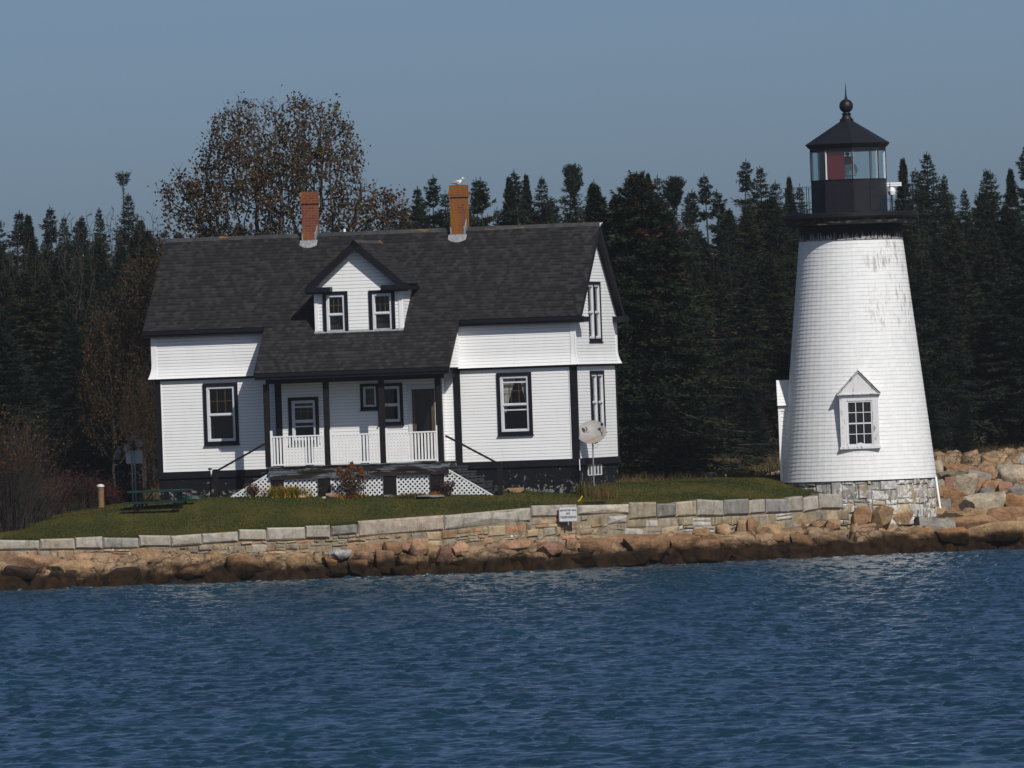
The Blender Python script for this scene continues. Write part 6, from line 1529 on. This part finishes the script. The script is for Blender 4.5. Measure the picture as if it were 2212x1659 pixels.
# satellite dish
YD=308.3; c=at(1277.5,935.8,YD); g_=at(1282.5,1040,YD); k=YD/F; zg=gz(g_[0],YD)
ds_=empty('satellite_dish',(g_[0],YD,zg-.05)); tag(ds_,'rust stained grey satellite dish on a galvanised pole before the right gable','satellite dish')
top=at(1280.3,956,YD); q=MB(); q.tube([(0,0,0),(top[0]-g_[0],0,top[2]-zg+.05)],.022,10); q.build('pole',M['galv'],ds_)
def dishmat():
    t=NT('dish_enamel'); co=t.co('Object',(1,1,1)); g=t.N('ShaderNodeSeparateXYZ'); mp_=t.co('Object',(1,1,1),(0,0,math.radians(-4))); t.L(mp_,g.inputs[0])
    # rust band across the lower part of the bowl
    yy=t.math('ABSOLUTE',t.math('ADD',g.outputs[1],.16)); xx=t.math('ABSOLUTE',t.math('ADD',g.outputs[0],.07))
    n=t.noise(co,9,5,.7); a=t.ramp(t.math('ADD',yy,t.math('MULTIPLY',n,.10)),.055,.085,(1,1,1),(0,0,0)); b=t.ramp(xx,.13,.23,(1,1,1),(0,0,0))
    f=t.math('MULTIPLY',a,b); c=t.mix(t.ramp(t.noise(co,5,4),.3,.7),(.20,.20,.195),(.26,.25,.23)); c=t.mix(t.math('MULTIPLY',f,.8),c,(.32,.12,.04)); t.base(c,.5,.4); return t.m
rx=26.5*k; ry=24.0*k
dd_=MB(); nr,na=8,40
def dp_(i,j,off=0):
    rr_=i/nr; a=2*PI*j/na; return (rx*.98*rr_*math.cos(a)*1.0,ry*.90*rr_*math.sin(a),.06*rr_*rr_+off)
for i in range(nr):
    for j in range(na): dd_.face([dp_(i,j),dp_(i+1,j),dp_(i+1,j+1),dp_(i,j+1)]); dd_.face([dp_(i,j+1,-.012),dp_(i+1,j+1,-.012),dp_(i+1,j,-.012),dp_(i,j,-.012)])
for j in range(na): dd_.face([dp_(nr,j,-.012),dp_(nr,j+1,-.012),dp_(nr,j+1),dp_(nr,j)])
dish=dd_.build('dish',dishmat(),ds_,smooth=False)
dish.location=(c[0]-g_[0],-.02,c[2]-zg+.05); dish.rotation_euler=(Matrix.Rotation(math.radians(8),3,'Z')@Matrix.Rotation(math.radians(90-30),3,'X')@Matrix.Rotation(math.radians(22),3,'Z')).to_euler(); dish.scale=(1.28,1.28,1.28)
dk_=M['signk']; q=MB()
def arcface(cx,cy,r_,a0,a1,n=12): return [(cx+r_*math.cos(a0+(a1-a0)*i/n),cy+r_*math.sin(a0+(a1-a0)*i/n)) for i in range(n+1)]
def bz(x,y): return .085*((x/(rx*.76))**2+(y/(ry*.8))**2)+.002
D_=[(-.055,.045),(-.055,-.045)]+arcface(-.055,0,.062,-PI*.40,PI*.40,10)
D_=[(x*1.0-.105,y*1.0+.13) for x,y in D_]
q.face([(x,y,bz(x,y)) for x,y in D_])
o1=arcface(.0,.02,.085,-1.25,.85,12); o2=arcface(-.018,.045,.078,.70,-1.05,12); S_=[(x*.8-.105,y*.8+.125) for x,y in o1+o2]; q.face([(x,y,bz(x,y)) for x,y in S_])
q.build('emblem',dk_,dish)
text('DIRECTV',.035,(-.08,.055,.010),simple('faded_grey_print',(.20,.20,.20),(.24,.24,.24),5,.6),dish,rot=(0,0,0),wide=.13)
q=MB(); q.tube([(.13,-ry*.78,-.01),(.23,-ry*.35,.10),(.27,.02,.17)],.011,6); q.build('feed_arm',M['galv'],dish)
q=MB(); q.lathe([(0,-.04),(.025,-.04),(.035,.02),(.02,.05),(0,.05)],12,cx=.27,cy=.03); o=q.build('receiver',M['iron'],dish); o.location=(0,0,.18)
q=MB(); q.box(-.04,.04,-ry*.8,-ry*.5,-.06,-.013); q.build('bracket',M['iron'],dish)
q=MB(); cx_=top[0]-g_[0]+.09; cz_=top[2]-zg-.02; q.tube([(cx_+.075*math.cos(a),-.02,cz_+.075*math.sin(a)) for a in np.linspace(0,2*PI,24)],.004,5,cap=False); q.build('cable',M['iron'],ds_)
# small things near the house
p=at(1254,1049,306.2); q=MB(); q.bar((-.07,0,.0),(.05,0,.17),.035,.03); q.bar((-.09,0,.01),(-.02,-.02,.05),.05,.04); o=q.build('hose_nozzle',M['yellow'],None,loc=(p[0],306.2,gz(p[0],306.2)+.01)); tag(o,'bright yellow hose nozzle lying at the house corner','nozzle')
p=at(1282,1052,305.6); q=MB(); q.box(-.33,.33,-.06,.06,-.02,.07); o=q.build('edging_timber',M['dark'],None,loc=(p[0],305.6,gz(p[0],305.6))); o.rotation_euler=(0,0,-.1); tag(o,'dark timber edging in the grass below the dish','timber')
random.seed(9)
def lstone(u,v,w_,h,c,l,ly):
    x,_=hpy(u,v,ly); q_=HC+HX*x+HY*ly; o=D.objects.new('stone',random.choice(ROUND+ANG)); link(o); o.location=(q_[0],q_[1],gz(q_[0],q_[1])+h*.25); o.scale=(w_/2,w_/2.4,h/2); o.rotation_euler=(0,0,random.uniform(-.4,.4)); o.color=(*CT[c],1); tag(o,l,'stone','stones lying in front of the house')
lstone(653,1085,.30,.12,'tan','small tan stone beside the daylily clump',PY-.5); lstone(700,1087,.12,.08,'white','tiny white stone in the grass under the second lattice',PY-.55); lstone(842,1080,.42,.10,'grey','flat grey stone in front of the third pier',PY-.3); lstone(720,1078,.5,.18,'pink','pinkish stone at the base of the hydrangea lattice',PY-.12)
lstone(1118,1062,.62,.17,'tan','tan stone lying against the black foundation, right of the stair post',-.35); lstone(930,1070,.9,.09,'grey','long flat grey slab before the right lattice',PY-.35)
r=np.random.default_rng(6); n=260; xx=r.uniform(hpy(930,1070,PY-.1)[0],hpy(962,1070,PY-.1)[0],n); W_=HC[None]+HX[None]*xx[:,None]+HY[None]*(PY-.05+r.normal(0,.12,n))[:,None]; zz=ground(W_[:,0],W_[:,1])+r.random(n)*.10; d=r.normal(0,1,(n,3));d/=np.linalg.norm(d,axis=1)[:,None]
V,Fc=tri_sprays(np.stack([W_[:,0],W_[:,1],zz],-1),d,np.full(n,.06),np.full(n,.05),r); o=npmesh('fallen_leaves',V,Fc,M['leaf'],np.tile(np.array([[.42,.17,.01]]),(n,1))*r.uniform(.6,1.2,n)[:,None]); tag(o,'drift of orange fallen leaves by the right pier','leaves',kind='stuff')
# ------------------------------------------------------------------ gull on the right chimney
xc,y0,y1,zt=c2; gp=HC+HX*(xc-.02)+HY*(y0+.22); g=empty('gull',(gp[0],gp[1],zt-.005),-.1); tag(g,'white and grey gull resting on the right chimney, facing right','bird')
q=MB()
prof=[(-.235,.075,.004,.004),(-.19,.085,.022,.016),(-.13,.088,.045,.038),(-.05,.082,.068,.060),(.03,.082,.075,.070),(.09,.095,.062,.064),(.125,.125,.040,.044),(.14,.165,.033,.036),(.150,.195,.038,.038),(.175,.205,.034,.030),(.20,.200,.016,.014),(.212,.196,.004,.004)]
n=14; rings=[]
for x,z,ry_,rz_ in prof: rings.append([(x,ry_*math.cos(2*PI*k/n),z+rz_*math.sin(2*PI*k/n)) for k in range(n)])
for i in range(len(rings)-1):
    for k in range(n): q.face([rings[i][k],rings[i][(k+1)%n],rings[i+1][(k+1)%n],rings[i+1][k]])
q.build('body',M['gull'],g,smooth=True)
for s_ in (-1,1):
    q=MB(); W_=[(-.25,.030,.085),(-.16,.050,.115),(-.05,.074,.135),(.06,.066,.125),(.085,.058,.095),(.02,.080,.075),(-.10,.062,.070)]
    c0=[(x,s_*y,z) for x,y,z in W_]; c1=[(x,s_*(y+.012),z) for x,y,z in W_]; q.face(c1); 
    for i in range(len(W_)): j=(i+1)%len(W_); q.face([c0[i],c1[i],c1[j],c0[j]])
    q.build('wing',M['gullg'],g)
q=MB(); q.lathe([(.012,0),(.008,.035),(0,.055)],8); o=q.build('beak',M['yellow'],g,loc=(.205,0,.198)); o.rotation_euler=(0,math.radians(95),0)
q=MB(); q.box(-.03,-.01,-.02,.02,0,.03); q.box(.02,.04,-.02,.02,0,.03); q.build('foot',M['yellow'],g)

r=np.random.default_rng(44); n=60000; x=r.uniform(-22,24,n); y=r.uniform(350,376,n); cl=.5+.5*np.sin(x*1.3+3*np.sin(y*.4))*np.sin(y*.7+x*.4); hh=(0.3+2.3*cl)*r.random(n)**.8
z=ground(x,y)+hh; d=r.normal(0,1,(n,3));d/=np.linalg.norm(d,axis=1)[:,None]; V,Fc=tri_sprays(np.stack([x,y,z],-1),d,r.uniform(.10,.28,n),r.uniform(.05,.12,n),r)
o=npmesh('undergrowth',V,Fc,M['needle'],np.array([(.014,.018,.008),(.020,.016,.010),(.028,.020,.012)])[r.integers(3,size=n)]*r.uniform(.6,1.3,n)[:,None]); tag(o,'dark undergrowth and brush between the forest trunks','undergrowth',kind='stuff')

# thin sea air round the whole place
hz=MB(); hz.box(-160,160,-12,470,-4.5,26); nt_=NT('sea_haze'); nt_.n.remove(nt_.b); vo=nt_.N('ShaderNodeVolumePrincipled'); vo.inputs['Color'].default_value=(.80,.88,.95,1); vo.inputs['Density'].default_value=.00009; vo.inputs['Anisotropy'].default_value=.2
nt_.L(vo.outputs[0],nt_.out.inputs['Volume']); ho=hz.build('haze',nt_.m); tag(ho,'faint sea haze','haze',kind='stuff')
